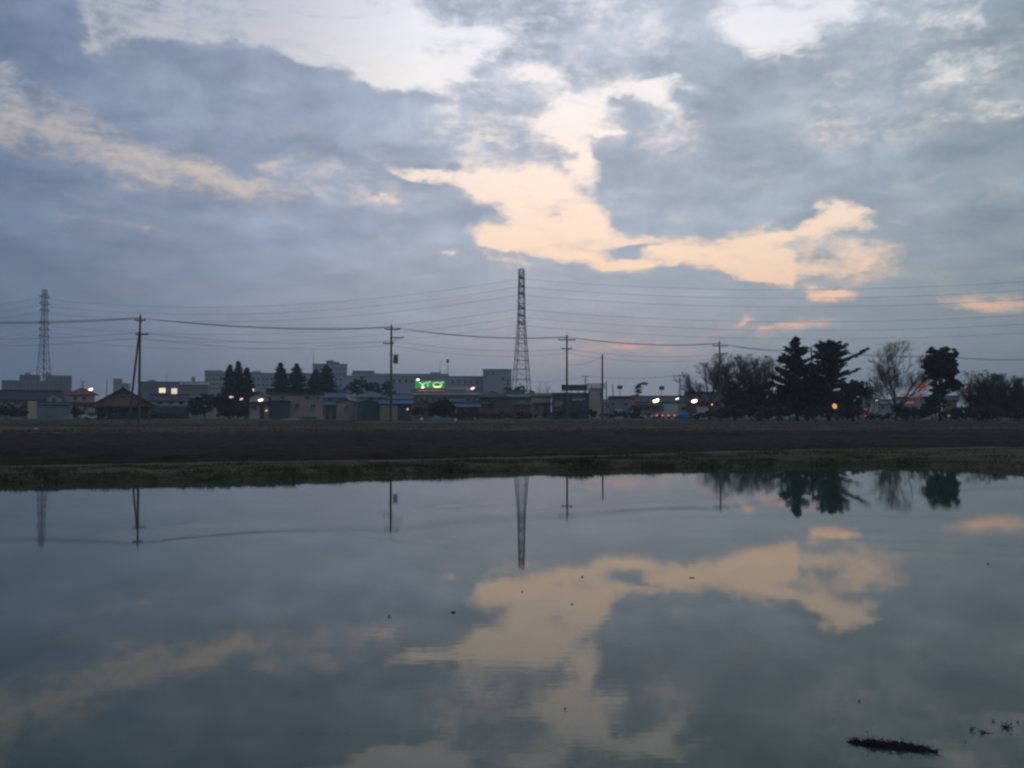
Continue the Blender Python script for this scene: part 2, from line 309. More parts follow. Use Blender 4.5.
# ploughed strip and the worn path between it and the water
NE = [(-60, 27), (-22, 31.5), (-17, 32.8), (0, 38.9), (14, 48), (27, 52), (70, 62)]     # near edge of the ploughed soil
FE = [(-120, 74), (-41, 77), (0, 83), (44, 88), (120, 94)]
near = lambda x: float(np.interp(x, [a for a, b in NE], [b for a, b in NE]))
far = lambda x: float(np.interp(x, [a for a, b in FE], [b for a, b in FE]))
def strip(name, xs, ts, lo, hi, fz, m):
    vs = []; n = len(xs)
    for t in ts:
        for x in xs:
            j = (lo(x)/40)*(.5*mn.noise((x*.7, t*9, 2)) + .9*mn.noise((x*.16, t*9, 6)))*max(0, 1-min(t, 1-t)*12)
            y = lo(x) + (hi(x) - lo(x))*t + j
            vs.append((x, y, fz(x, y, t)))
    fs = [(j*n+i, j*n+i+1, (j+1)*n+i+1, (j+1)*n+i) for j in range(len(ts)-1) for i in range(n-1)]
    me = bpy.data.meshes.new(name); me.from_pydata(vs, [], fs); me.materials.append(m)
    me.polygons.foreach_set('use_smooth', [True]*len(fs))
    o = bpy.data.objects.new(name, me); COL.objects.link(o); return tag(o, kind='structure')
def clod(x, y, t):
    k = min(t, 1-t)*60; k = min(k, 1)
    ridge = .07*math.sin(2*math.pi*(y + .35*mn.noise((x*.15, y*.1, 4)))/1.3)
    return zg(x, y) + .012 + k*(.05 + ridge + 0.20*abs(mn.noise((x*1.3, y*1.6, 0))) + .09*mn.noise((x*4.5, y*5, 9)))
strip('ploughed_field', [-75 + i*.5 for i in range(301)], [(i/190)**1.5 for i in range(191)], near, far, clod, plough)
strip('path', [-60 + i*.5 for i in range(241)], [i/8 for i in range(9)], lambda x: near(x) - 2.0 + .15*mn.noise((x*.4, 0, 0)), lambda x: near(x) - .25 + .12*mn.noise((x*.5, 4, 0)), lambda x, y, t: zg(x, y) + .012, track)

soil_lo = lambda x: 109 + .03*x + 2.5*mn.noise((x*.05, 0, 2)); soil_hi = lambda x: 129 + .05*x + 3*mn.noise((x*.04, 5, 2))
strip('soil_strip', [-110 + i for i in range(231)], [i/14 for i in range(15)], soil_lo, soil_hi, lambda x, y, t: zg(x, y) + .012 + .12*min(min(t, 1-t)*14, 1)*abs(mn.noise((x*1.2, y*1.4, 0))), plough)

# water of the flooded paddy: still, with the faintest ruffle
m = bpy.data.materials.new('still_water'); m.use_nodes = True; nt = m.node_tree; N = nt.nodes; L = nt.links; b = N['Principled BSDF']
b.inputs['Base Color'].default_value = (.042, .072, .050, 1); b.inputs['Roughness'].default_value = .015; b.inputs['IOR'].default_value = 1.333; b.inputs['Specular IOR Level'].default_value = .30; b.inputs['Specular Tint'].default_value = (.86, 1, .90, 1)
tc = N.new('ShaderNodeTexCoord'); mp = N.new('ShaderNodeMapping'); mp.inputs['Scale'].default_value = (2.2, 7, 1); L.new(tc.outputs['Object'], mp.inputs[0])
n1 = N.new('ShaderNodeTexNoise'); n1.inputs['Scale'].default_value = 1.3; n1.inputs['Detail'].default_value = 3; L.new(mp.outputs[0], n1.inputs['Vector'])
mp2 = N.new('ShaderNodeMapping'); mp2.inputs['Scale'].default_value = (.12, .2, 1); L.new(tc.outputs['Object'], mp2.inputs[0])
n2 = N.new('ShaderNodeTexNoise'); n2.inputs['Scale'].default_value = 1; n2.inputs['Detail'].default_value = 3; L.new(mp2.outputs[0], n2.inputs['Vector'])
rr = N.new('ShaderNodeMapRange'); rr.inputs['From Min'].default_value = .42; rr.inputs['From Max'].default_value = .7; rr.inputs['To Min'].default_value = .15; rr.inputs['To Max'].default_value = 1; L.new(n2.outputs['Fac'], rr.inputs['Value'])
hh = N.new('ShaderNodeMath'); hh.operation = 'MULTIPLY'; L.new(n1.outputs['Fac'], hh.inputs[0]); L.new(rr.outputs[0], hh.inputs[1])
bp = N.new('ShaderNodeBump'); bp.inputs['Strength'].default_value = 1; bp.inputs['Distance'].default_value = .0007; L.new(hh.outputs[0], bp.inputs['Height']); L.new(bp.outputs[0], b.inputs['Normal'])
wv = MB(); wv.poly([(-52, -1, 0), (42, -1, 0), (42, 48, 0), (-52, 48, 0)])
tag(wv.build('water', m, fix=False), kind='structure')

# ------------------------------------------------------------------ grass as real blades
def blades(name, pts, hts, wid, m, lean=.5):
    n = len(pts); rng = np.random.default_rng(len(pts)); P = np.array(pts)
    a = rng.uniform(0, 6.283, n); h = np.array(hts)*rng.uniform(.5, 1.25, n); wd = wid*rng.uniform(.6, 1.4, n)
    t = np.stack([np.cos(a), np.sin(a), np.zeros(n)], 1)*wd[:, None]
    le = rng.normal(0, lean, (n, 3)); le[:, 2] = 1; le = le*h[:, None]
    v = np.stack([P - t, P + t, P + le], 1).reshape(-1, 3).astype(np.float32)
    me = bpy.data.meshes.new(name); me.vertices.add(3*n); me.loops.add(3*n); me.polygons.add(n)
    me.vertices.foreach_set('co', v.ravel()); me.loops.foreach_set('vertex_index', np.arange(3*n, dtype=np.int32))
    me.polygons.foreach_set('loop_start', np.arange(0, 3*n, 3, dtype=np.int32)); me.polygons.foreach_set('loop_total', np.full(n, 3, dtype=np.int32))
    me.update(calc_edges=True); me.materials.append(m)
    o = bpy.data.objects.new(name, me); COL.objects.link(o); return tag(o, kind='stuff')
rg = random.Random(5)
gm = soil_mat('grass_blades', [(.3, (.03, .032, .018)), (.5, (.062, .062, .029)), (.75, (.125, .104, .055))], (.9, .9, .9), 0, 2)
pts, hts = [], []
while len(pts) < 52000:
    x = rg.uniform(-24, 27); s = shore(x); top = max(near(x) - 1.6 - s, .6)
    m_ = rg.random()**1.6*top - .03
    y = s + m_; z = zg(x, y)
    if z < -.06: continue
    p = mn.noise((x*.6, y*.9, 11)) + .5*mn.noise((x*2.4, y*2.4, 3))
    if p < -.25 and rg.random() < .7: continue
    pts.append((x, y, z - .01)); hts.append((.04 + .17*max(0, p + .25)**1.3) * (1.3 if m_ < .5 else .9))
blades('bank_grass', pts, hts, .012, gm)
pts, hts = [], []
while len(pts) < 34000:
    x = rg.uniform(-110, 130); f_ = far(x); y = f_ + (165 - f_)*rg.random()**1.7
    if abs(x) > y*.62 + 5: continue
    if soil_lo(x) + .5 < y < soil_hi(x) - .5: continue
    p = mn.noise((x*.05, y*.35, 2)) + .6*mn.noise((x*.4, y*.5, 8))
    if p < -.05: continue
    pts.append((x, y, zg(x, y) - .02)); hts.append(.10 + .28*p*rg.random())
blades('field_grass', pts, hts, .05, gm)
pts, hts = [], []
while len(pts) < 9000:
    x = rg.uniform(-24, 27); y = near(x) + rg.gauss(-.15, .22)
    pts.append((x, y, zg(x, y) - .01)); hts.append(.06 + .10*rg.random())
blades('verge_grass', pts, hts, .014, gm)
# ------------------------------------------------------------------ materials of built things
concrete = mat('pole_concrete', (.11, .108, .105), .85, .2, 2)
steel = mat('galvanised_steel', (.10, .105, .115), .6, .15, 1, .3)
black = mat('black_rubber', (.02, .02, .022), .6, .2, 3)
porc = mat('porcelain', (.35, .34, .32), .4, .1, 3)
glass = mat('window_glass', (.03, .035, .04), .12, .2, .5, 0, 0, .5)
frame = mat('aluminium_frame', (.28, .28, .27), .5, .1, 2, .2)
bark = mat('bark', (.05, .042, .035), .95, .3, 2, 0, .4)
lit_w = glow('lit_window', (1, .86, .58), .95)
lit_p = glow('lit_pink_window', (1, .62, .5), 1.1)
lampw = glow('lamp_warm', (1, .62, .34), 7)
lampc = glow('lamp_white', (.9, .95, 1), 1.6)
lampo = glow('lamp_orange', (1, .36, .10), 2.2)
tail = glow('tail_red', (1, .16, .07), 1.1)
headl = glow('head_white', (1, .9, .75), 2.5)
sign_g = glow('sign_green', (.06, .5, .17), .30)
sign_l = glow('sign_letter', (.6, .9, .5), .7)
sign_y = glow('sign_yellow', (.75, .85, .45), .6)
sign_r = glow('sign_red_band', (.7, .2, .13), .32)
sign_o = glow('sign_orange', (.95, .22, .08), .38)
WALL = {k: mat('wall_'+k, c, .85, v, s) for k, c, v, s in (
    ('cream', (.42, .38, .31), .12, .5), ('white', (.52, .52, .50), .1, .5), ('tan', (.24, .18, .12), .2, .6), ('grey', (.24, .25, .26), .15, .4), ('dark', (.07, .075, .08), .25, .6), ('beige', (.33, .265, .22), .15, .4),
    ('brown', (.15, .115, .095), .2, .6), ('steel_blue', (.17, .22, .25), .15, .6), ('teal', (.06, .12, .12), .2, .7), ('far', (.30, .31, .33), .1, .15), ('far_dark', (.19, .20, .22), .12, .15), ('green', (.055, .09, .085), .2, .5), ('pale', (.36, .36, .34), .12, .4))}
ROOF = {k: mat('roof_'+k, c, .7, .2, 1.2) for k, c in (
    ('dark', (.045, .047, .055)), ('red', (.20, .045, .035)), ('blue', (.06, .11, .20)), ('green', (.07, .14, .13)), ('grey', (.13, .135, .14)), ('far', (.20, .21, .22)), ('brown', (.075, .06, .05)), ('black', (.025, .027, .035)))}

# ------------------------------------------------------------------ buildings
def mpp(D): return D / F
class Building:
    """everything local to the building's foot; pixels give the place, D the real distance"""
    def __init__(s, name, label, px0, px1, D, depth, cat='house', group=None):
        s.D = D; s.d = depth; a, b = at(px0, 400, D).x, at(px1, 400, D).x
        s.cx = (a+b)/2; s.w = b-a; s.z0 = zg(s.cx, D) - .05
        th = math.atan2(-s.cx, D); s.c = math.cos(th); s.w *= s.c      # fronts look towards the open field
        s.root = thing(name, label, cat, (s.cx, D, s.z0), th, group)
    def X(s, px): return (at(px, 400, s.D).x - s.cx)*s.c
    def Z(s, py): return at(512, py, s.D).z - s.z0
    def walls(s, wm, top, px0=None, px1=None, y0=0, depth=None, name='wall', z0=0):
        x0 = -s.w/2 if px0 is None else s.X(px0); x1 = s.w/2 if px1 is None else s.X(px1); d = depth or s.d; h = s.Z(top)
        return MB().box(((x0+x1)/2, y0+d/2, (h+z0)/2), (x1-x0, d, h-z0)).build(name, wm, s.root)
    def roof(s, rm, wm, eave, ridge, style, px0=None, px1=None, over=.5, y0=0, depth=None, name='roof'):
        x0 = -s.w/2 if px0 is None else s.X(px0); x1 = s.w/2 if px1 is None else s.X(px1); d = depth or s.d
        e, r = s.Z(eave), s.Z(ridge); m = MB(); t = .18; o = over; cx = (x0+x1)/2
        ya, yb = y0-o, y0+d+o
        if style == 'side':       # ridge along x
            ym = y0+d/2; k = (r-e)/(d/2); lo = e - o*k
            m.prism([(x0-o, ya, lo), (x0-o, ym, r), (x0-o, yb, lo), (x0-o, yb, lo+t), (x0-o, ym, r+t), (x0-o, ya, lo+t)], (x1-x0+2*o, 0, 0))
            MB().prism([(x0, y0, e), (x0, y0+d, e), (x0, ym, r-.01)], (x1-x0, 0, 0)).build('gable', wm, s.root)
            m.box((cx, ym, r+t+.1), (x1-x0+2*o-.2, .4, .2))
        elif style == 'front':    # gable towards the field
            k = (r-e)/((x1-x0)/2); lo = e - o*k
            m.prism([(x0-o, ya, lo), (cx, ya, r), (x1+o, ya, lo), (x1+o, ya, lo+t), (cx, ya, r+t), (x0-o, ya, lo+t)], (0, d+2*o, 0))
            MB().prism([(x0, y0, e), (x1, y0, e), (cx, y0, r-.01)], (0, d, 0)).build('gable', wm, s.root)
            m.box((cx, y0+d/2, r+t+.1), (.4, d+2*o-.2, .2))
        elif style == 'hip':
            rl = max((x1-x0) - d*.8, (x1-x0)*.12)/2; ym = y0+d/2
            q = [(x0-o, ya, e), (x1+o, ya, e), (x1+o, yb, e), (x0-o, yb, e)]; p0 = (cx-rl, ym, r); p1 = (cx+rl, ym, r)
            m.poly([q[0], q[1], p1, p0]); m.poly([q[1], q[2], p1]); m.poly([q[2], q[3], p0, p1]); m.poly([q[3], q[0], p0]); m.poly(q[::-1])
            m.tube(p0, p1, .16, n=5)
            for a_, b_ in ((q[0], p0), (q[1], p1), (q[2], p1), (q[3], p0)): m.tube(a_, b_, .10, n=4)
        else:                     # flat with a parapet
            h = max(r-e, .25); m.box((cx, y0+d/2, e+h/2), (x1-x0+2*o*.4, d+2*o*.4, h))
            m.box((cx, y0+d/2, e+h+.06), (x1-x0+2*o*.4-.5, d+2*o*.4-.5, .12))
        return m.build(name, rm, s.root)
    def win(s, px, py, wpx=4, hpx=4, pane=None, y0=0, name='window', bars=1):
        k = mpp(s.D); w_, h_ = wpx*k, hpx*k; x, z = s.X(px), s.Z(py); m = MB(); t = .08
        for sx_ in (-1, 1): m.box((x+sx_*w_/2, y0-.05, z), (t, .12, h_+t))
        for sz_ in (-1, 1): m.box((x, y0-.052, z+sz_*h_/2), (w_+t, .125, t))
        for b_ in range(bars): m.box((x - w_/2 + w_*(b_+1)/(bars+1), y0-.04, z), (t*.7, .08, h_))
        m.box((x, y0-.10, z-h_/2-.08), (w_+.25, .22, .06))
        m.box((x, y0-.012, z), (w_, .02, h_), 1)
        return m.build(name, [frame, pane or glass], s.root)
    def door(s, px, py_top, wpx, dm, name='door'):
        k = mpp(s.D); h = s.Z(py_top); m = MB(); x = s.X(px); w_ = wpx*k
        m.box((x, -.04, h/2), (w_, .08, h)); m.box((x, -.06, h+.05), (w_+.2, .14, .1))
        for i in (-1, 1): m.box((x+i*(w_/2+.04), -.055, h/2), (.08, .12, h))
        o = m.build(name, dm, s.root); MB().box((x+w_*.36, -.12, 1.0), (.06, .06, .25)).build('handle', frame, o); return o
    def rows(s, px0, px1, n, py, wpx, hpx, y0=0, lit=()):
        for i in range(n):
            s.win(px0 + (px1-px0)*i/max(n-1, 1), py, wpx, hpx, lit_w if i in lit else None, y0)
    def extra(s, name, m, fn):
        mb = MB(); fn(mb); return mb.build(name, m, s.root)

# --- far blocks on the skyline
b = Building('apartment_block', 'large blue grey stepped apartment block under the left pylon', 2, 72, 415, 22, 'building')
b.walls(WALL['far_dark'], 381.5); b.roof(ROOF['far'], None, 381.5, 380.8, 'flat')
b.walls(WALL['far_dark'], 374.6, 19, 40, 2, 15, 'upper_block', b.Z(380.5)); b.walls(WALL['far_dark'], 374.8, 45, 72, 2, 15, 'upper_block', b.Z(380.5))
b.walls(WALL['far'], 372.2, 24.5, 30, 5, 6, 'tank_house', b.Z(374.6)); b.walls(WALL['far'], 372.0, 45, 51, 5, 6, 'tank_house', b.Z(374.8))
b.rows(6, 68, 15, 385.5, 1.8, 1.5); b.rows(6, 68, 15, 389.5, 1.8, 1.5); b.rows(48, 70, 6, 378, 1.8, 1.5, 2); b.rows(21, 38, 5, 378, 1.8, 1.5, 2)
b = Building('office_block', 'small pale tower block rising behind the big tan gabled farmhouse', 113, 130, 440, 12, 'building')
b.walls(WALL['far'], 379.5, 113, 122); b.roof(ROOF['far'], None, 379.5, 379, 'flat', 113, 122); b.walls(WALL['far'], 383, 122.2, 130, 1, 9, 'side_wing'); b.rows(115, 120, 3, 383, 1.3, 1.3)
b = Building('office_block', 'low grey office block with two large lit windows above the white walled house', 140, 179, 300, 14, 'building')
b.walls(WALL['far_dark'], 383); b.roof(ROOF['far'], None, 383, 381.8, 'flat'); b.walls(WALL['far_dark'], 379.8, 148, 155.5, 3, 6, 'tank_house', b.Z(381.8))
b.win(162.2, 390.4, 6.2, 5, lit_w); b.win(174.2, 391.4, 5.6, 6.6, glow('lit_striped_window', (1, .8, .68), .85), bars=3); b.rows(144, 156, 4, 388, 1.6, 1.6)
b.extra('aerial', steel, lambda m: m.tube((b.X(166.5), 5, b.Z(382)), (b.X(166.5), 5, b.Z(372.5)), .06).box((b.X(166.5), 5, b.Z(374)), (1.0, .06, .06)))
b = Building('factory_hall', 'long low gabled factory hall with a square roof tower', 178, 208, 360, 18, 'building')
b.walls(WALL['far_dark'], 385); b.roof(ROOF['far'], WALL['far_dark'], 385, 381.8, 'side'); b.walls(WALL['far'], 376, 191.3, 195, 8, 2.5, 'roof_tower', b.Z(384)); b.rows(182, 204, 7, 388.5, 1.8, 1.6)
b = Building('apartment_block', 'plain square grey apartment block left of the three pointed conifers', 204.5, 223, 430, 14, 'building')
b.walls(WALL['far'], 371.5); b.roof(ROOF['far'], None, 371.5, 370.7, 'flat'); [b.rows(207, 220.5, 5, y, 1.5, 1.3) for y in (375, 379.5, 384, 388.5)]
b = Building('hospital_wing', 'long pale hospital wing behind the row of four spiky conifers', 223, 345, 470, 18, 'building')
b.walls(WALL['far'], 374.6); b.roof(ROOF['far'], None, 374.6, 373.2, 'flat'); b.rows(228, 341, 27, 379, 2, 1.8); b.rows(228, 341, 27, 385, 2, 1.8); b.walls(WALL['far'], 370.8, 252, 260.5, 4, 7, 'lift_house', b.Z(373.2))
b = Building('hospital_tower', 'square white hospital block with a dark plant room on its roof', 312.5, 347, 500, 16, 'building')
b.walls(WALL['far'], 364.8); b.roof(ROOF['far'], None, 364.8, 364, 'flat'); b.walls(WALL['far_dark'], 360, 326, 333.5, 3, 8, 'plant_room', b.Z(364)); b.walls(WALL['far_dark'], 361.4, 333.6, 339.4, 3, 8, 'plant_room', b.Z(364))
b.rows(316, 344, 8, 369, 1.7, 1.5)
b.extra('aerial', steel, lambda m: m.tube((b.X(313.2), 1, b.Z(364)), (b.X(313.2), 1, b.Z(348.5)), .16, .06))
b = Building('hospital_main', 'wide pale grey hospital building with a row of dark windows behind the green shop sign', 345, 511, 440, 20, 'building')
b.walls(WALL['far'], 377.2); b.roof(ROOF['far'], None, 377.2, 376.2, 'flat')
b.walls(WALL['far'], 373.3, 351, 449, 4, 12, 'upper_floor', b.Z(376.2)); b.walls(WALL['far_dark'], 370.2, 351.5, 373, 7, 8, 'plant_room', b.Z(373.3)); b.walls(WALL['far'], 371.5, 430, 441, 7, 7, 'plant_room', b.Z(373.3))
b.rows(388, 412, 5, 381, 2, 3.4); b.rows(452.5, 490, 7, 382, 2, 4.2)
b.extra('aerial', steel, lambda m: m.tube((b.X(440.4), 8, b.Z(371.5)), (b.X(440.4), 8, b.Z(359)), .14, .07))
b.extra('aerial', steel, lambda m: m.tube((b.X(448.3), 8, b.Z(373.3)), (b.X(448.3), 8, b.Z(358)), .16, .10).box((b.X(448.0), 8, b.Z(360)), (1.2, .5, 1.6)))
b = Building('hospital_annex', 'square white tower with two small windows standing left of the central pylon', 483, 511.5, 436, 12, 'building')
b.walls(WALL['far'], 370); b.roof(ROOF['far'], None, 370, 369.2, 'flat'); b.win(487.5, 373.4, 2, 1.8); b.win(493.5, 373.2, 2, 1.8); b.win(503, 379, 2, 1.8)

# --- the shop with the green sign
b = Building('shop', 'wide low shop with a white canopy under the lit green sign', 411, 480, 380, 22, 'shop')
b.walls(WALL['grey'], 391.9); b.roof(ROOF['grey'], None, 391.9, 389.2, 'flat', 412, 479)
b.extra('canopy', WALL['white'], lambda m: m.box((0, -1.2, b.Z(394)), (b.w+1.2, 2.6, .55)))
b.extra('fascia_band', sign_r, lambda m: m.box(((b.X(416.5)+b.X(444.5))/2, -.35, b.Z(390.5)), (b.X(444.5)-b.X(416.5), .16, .55)))
b.walls(WALL['white'], 387.2, 446.5, 469, -.4, 1.0, 'sign_wall', b.Z(391.8))
for i in range(7): b.win(449 + i*2.7, 390.2, 1.7, 1.9, None, -.4)
b.rows(416, 474, 11, 400, 3.6, 4)
def sign_at(D, px0, px1, py0, py1, dep, name, label, cat, m, z=None):
    a = at((px0+px1)/2, (py0+py1)/2, D); w_ = (px1-px0)*mpp(D); h_ = (py1-py0)*mpp(D)
    t = thing(name, label, cat, (a.x, D, a.z - h_/2))
    p = MB().box((0, 0, h_/2), (w_, dep, h_)).build('panel', m, t)
    q = MB()
    for i in (-1, 1): q.box((i*w_/2, 0, h_/2), (.12, dep+.1, h_+.2))
    q.box((0, 0, -.05), (w_+.2, dep+.1, .12)); q.box((0, 0, h_+.05), (w_+.2, dep+.1, .12))
    q.build('frame', steel, t)
    return t, w_, h_, p
D = 378.5
t, w_, h_, p = sign_at(D, 415, 445, 381, 388.4, .5, 'shop_sign', 'brightly lit green shop sign with pale lettering above a red band', 'shop sign', sign_g)
k = mpp(D); X = lambda px: (px-430)*k; Zs = lambda py: (388.4-py)*k
def stroke(m, a_, b_, wd): # a raised stroke of lettering
    d = Vector((X(b_[0])-X(a_[0]), 0, Zs(b_[1])-Zs(a_[1]))); n_ = Vector((-d.z, 0, d.x)).normalized()*wd/2
    p0 = Vector((X(a_[0]), -.262, Zs(a_[1]))); p1 = p0 + d
    m.prism([p0-n_, p1-n_, p1+n_, p0+n_], (0, -.08, 0))
L1 = MB(); [stroke(L1, *q) for q in (((419.5, 382.6), (422.8, 384.6), .45), ((426.5, 382.2), (422.8, 384.6), .5), ((422.8, 384.6), (422.8, 387.6), .55), ((421, 387.6), (425, 387.2), .35), ((427.4, 383.6), (428.2, 386.6), .45), ((427.4, 382.4), (431, 381.9), .5))]
L1.build('lettering', sign_l, t)
L2 = MB(); ring = [(437.3+4.4*math.cos(i*math.pi/8), 384.9+2.4*math.sin(i*math.pi/8)) for i in range(17)]
[stroke(L2, ring[i], ring[i+1], .5) for i in range(16)]; stroke(L2, (434, 386.6), (441, 386.6), .6); stroke(L2, (441, 382.6), (444, 381.9), .5); L2.build('emblem', sign_y, t)
L3 = MB(); stroke(L3, (435.9, 384.3), (438.9, 384.3), .5); L3.build('emblem_bar', WALL['dark'], t)
q = MB(); [q.box((x_, .15, -1.1), (.2, .2, 2.1)) for x_ in (-w_*.4, 0, w_*.4)]; q.build('post', steel, t)
for px, py, sz in ((418.2, 380.2, .42), (423, 387.9, .3)):
    q = MB(); q.tube((X(px), -.25, Zs(py)), (X(px), -1.0, Zs(py)+.2), .05); o = q.build('lamp_arm', steel, t); MB().ball((X(px), -1.1, Zs(py)+.15), (sz*1.5, .35, sz)).build('bulb', headl, o)

# --- houses along the field, left to right
b = Building('long_house', 'long low house under a wide dark roof at the far left', -34, 63, 222, 9)
b.walls(WALL['grey'], 399.5); b.roof(ROOF['black'], WALL['grey'], 399.5, 391.3, 'side'); b.walls(WALL['cream'], 401, 28, 37, -1.2, 1.19, 'porch'); [b.win(x_, 403, 5, 3.5) for x_ in (-14, 6, 17, 44)]; b.door(24, 403, 4, WALL['brown'])
b = Building('gabled_house', 'narrow cream house whose gable faces the field beside the red roofed house', 47, 62, 206, 7)
b.walls(WALL['cream'], 398.2); b.roof(ROOF['grey'], WALL['cream'], 398.2, 393.8, 'front', over=.35); b.win(54, 399.5, 3.5, 3)
b = Building('metal_shed', 'pale blue grey corrugated shed standing in front of the cream gable', 38.5, 70, 188, 6, 'shed')
b.walls(WALL['steel_blue'], 405.2); b.roof(ROOF['dark'], WALL['steel_blue'], 405.2, 403.4, 'side', over=.3); b.extra('door_panel', WALL['steel_blue'], lambda m: [m.box((b.X(45+i*1.1), -.05, 1.1), (.1, .07, 2.1)) for i in range(9)])
b = Building('hipped_house', 'two storey cream house with a red hipped roof', 68.5, 95, 228, 8)
b.walls(WALL['cream'], 394.8); b.roof(ROOF['red'], None, 394.8, 388, 'hip', over=.8); [b.win(x_, y_, 3.4, 3.2) for x_ in (75.5, 84) for y_ in (398.3,)]; b.win(85.5, 407.5, 4, 4.5); b.door(76, 405.5, 3.6, WALL['brown']); b.roof(ROOF['red'], None, 403.6, 402.8, 'flat', 70, 94, .5, -1.2, 1.15, 'pent_roof')
b = Building('farmhouse', 'large tan farmhouse with its broad dark gable facing the field', 96, 150, 198, 13)
b.walls(WALL['tan'], 403); b.roof(ROOF['dark'], WALL['tan'], 403, 388.4, 'front', over=1.4); b.roof(ROOF['black'], None, 408, 406.6, 'flat', 94, 152, .6, -1.9, 1.85, 'veranda_roof')
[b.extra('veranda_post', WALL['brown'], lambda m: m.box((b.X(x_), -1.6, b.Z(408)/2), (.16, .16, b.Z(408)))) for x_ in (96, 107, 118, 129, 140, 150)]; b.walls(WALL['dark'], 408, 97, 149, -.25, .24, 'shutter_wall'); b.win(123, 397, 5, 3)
b = Building('white_house', 'white walled house with a dark roof below two lit windows', 152, 187, 226, 8)
b.walls(WALL['white'], 400.5); b.roof(ROOF['dark'], WALL['white'], 400.5, 395.2, 'side', over=.7); b.extra('fence_panel', WALL['dark'], lambda m: m.box((0, -3, b.Z(406)/2), (b.w+1, .12, b.Z(406)))); [b.win(x_, 403, 4, 2.5) for x_ in (160, 171, 181)]
b = Building('small_house', 'small white gabled house with a bright lamp left of the long beige house', 249.5, 269, 214, 7)
b.walls(WALL['white'], 398); b.roof(ROOF['dark'], WALL['white'], 398, 393.2, 'front', over=.4); b.roof(ROOF['black'], None, 403.6, 402.6, 'flat', 249, 270, .3, -1.2, 1.15, 'pent_roof'); b.door(262, 406, 3.4, WALL['brown']); b.win(254.5, 408, 4, 4)
b = Building('two_storey_house', 'long two storey beige house with a flat roof', 271.5, 323.5, 212, 9)
b.walls(WALL['beige'], 394.8); b.roof(ROOF['brown'], None, 394.8, 394, 'flat', over=.8); b.win(307.5, 397.7, 4.4, 3.4); b.win(282, 397.5, 4, 3); b.win(318, 398, 3, 3); b.win(297, 406, 5, 4.4); b.win(313, 406, 5, 4)
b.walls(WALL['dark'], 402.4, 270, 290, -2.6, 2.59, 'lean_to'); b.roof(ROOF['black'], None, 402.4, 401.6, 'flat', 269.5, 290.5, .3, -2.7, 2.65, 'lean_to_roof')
b = Building('blue_roof_house', 'white house with a blue roof right of the long beige house', 324.5, 346, 232, 8)
b.walls(WALL['cream'], 397.4); b.roof(ROOF['blue'], WALL['cream'], 397.4, 393.2, 'side'); b.win(330, 400, 4, 3); b.win(340, 400, 3, 3)
b = Building('tool_shed', 'small dark shed with a blue roof beside the beige house', 325, 336.5, 196, 4, 'shed')
b.walls(WALL['dark'], 404.8); b.roof(ROOF['blue'], WALL['dark'], 404.8, 401.6, 'side', over=.4); b.door(331, 407, 3, WALL['brown'])
b = Building('green_roof_house', 'cream house with a green hipped roof behind the row of sheds', 347, 386, 228, 8)
b.walls(WALL['pale'], 397); b.roof(ROOF['green'], None, 397, 391, 'hip', 355, 386, .8); b.walls(WALL['white'], 394.5, 346, 356, -.6, 6, 'side_wing'); b.win(371, 399, 4, 2.6); b.win(380, 399, 4, 2.6)
b = Building('beige_shed', 'pinkish beige gabled shed, leftmost of the row of sheds', 337, 356.3, 181, 6, 'shed')
b.walls(WALL['beige'], 402.8); b.roof(ROOF['brown'], WALL['beige'], 402.8, 400, 'front', over=.25); b.win(347, 407, 3, 2.4)
b = Building('teal_shed', 'dark teal gabled shed between the beige shed and the pale shed', 356.8, 380, 179, 6, 'shed')
b.walls(WALL['teal'], 403); b.roof(ROOF['blue'], WALL['teal'], 403, 400.8, 'front', over=.25); b.door(365, 408, 5, WALL['green'])
b = Building('blue_roof_shed', 'shed with a blue roof and pale door behind the pole with the transformer', 380.6, 412, 177.5, 6, 'shed')
b.walls(WALL['green'], 404); b.roof(ROOF['blue'], WALL['green'], 404, 400.6, 'side', over=.35); b.extra('door_panel', WALL['beige'], lambda m: [m.box(((b.X(381)+b.X(397.5))/2, -.08, b.Z(404)/2-.1), (b.X(397.5)-b.X(381), .14, b.Z(404)-.25))] + [m.box((b.X(381+i*1.6), -.16, b.Z(404)/2-.1), (.06, .06, b.Z(404)-.3)) for i in range(1, 10)])
b = Building('garden_shed', 'low dark shed with a pale blue roof right of the round dark tree', 457, 478.5, 186, 5, 'shed')
b.walls(WALL['dark'], 407.2); b.roof(ROOF['blue'], WALL['dark'], 407.2, 404.6, 'side', over=.4); b.door(466, 409, 4, WALL['brown'])
b = Building('hipped_house', 'tall grey brown house with a dark hipped roof left of the central pylon', 479.5, 505, 203, 8)
b.walls(WALL['brown'], 397); b.roof(ROOF['dark'], None, 397, 391.6, 'hip', over=.9); b.walls(WALL['brown'], 404, 473, 490, -2.2, 2.19, 'side_wing'); b.roof(ROOF['dark'], None, 404, 400.8, 'hip', 473, 490, .5, -2.3, 2.3, 'wing_roof'); b.win(499, 411, 3, 4.4); b.win(496, 401, 4, 3)
b = Building('workshop', 'long low workshop with a greenish roof below the central pylon', 500, 551, 236, 9, 'building')
b.walls(WALL['brown'], 397.2); b.roof(ROOF['green'], WALL['brown'], 397.2, 394.6, 'side'); b.win(535, 399, 7, 2.4, None)
b = Building('tiled_house', 'small dark roofed house directly below the central pylon', 513, 530, 208, 6)
b.walls(WALL['brown'], 404.5); b.roof(ROOF['dark'], None, 404.5, 399.8, 'hip', over=.6); b.win(522, 408, 3, 3)
b = Building('beige_house', 'beige house with two dark square windows left of the dark green shop', 530.6, 551, 216, 7)
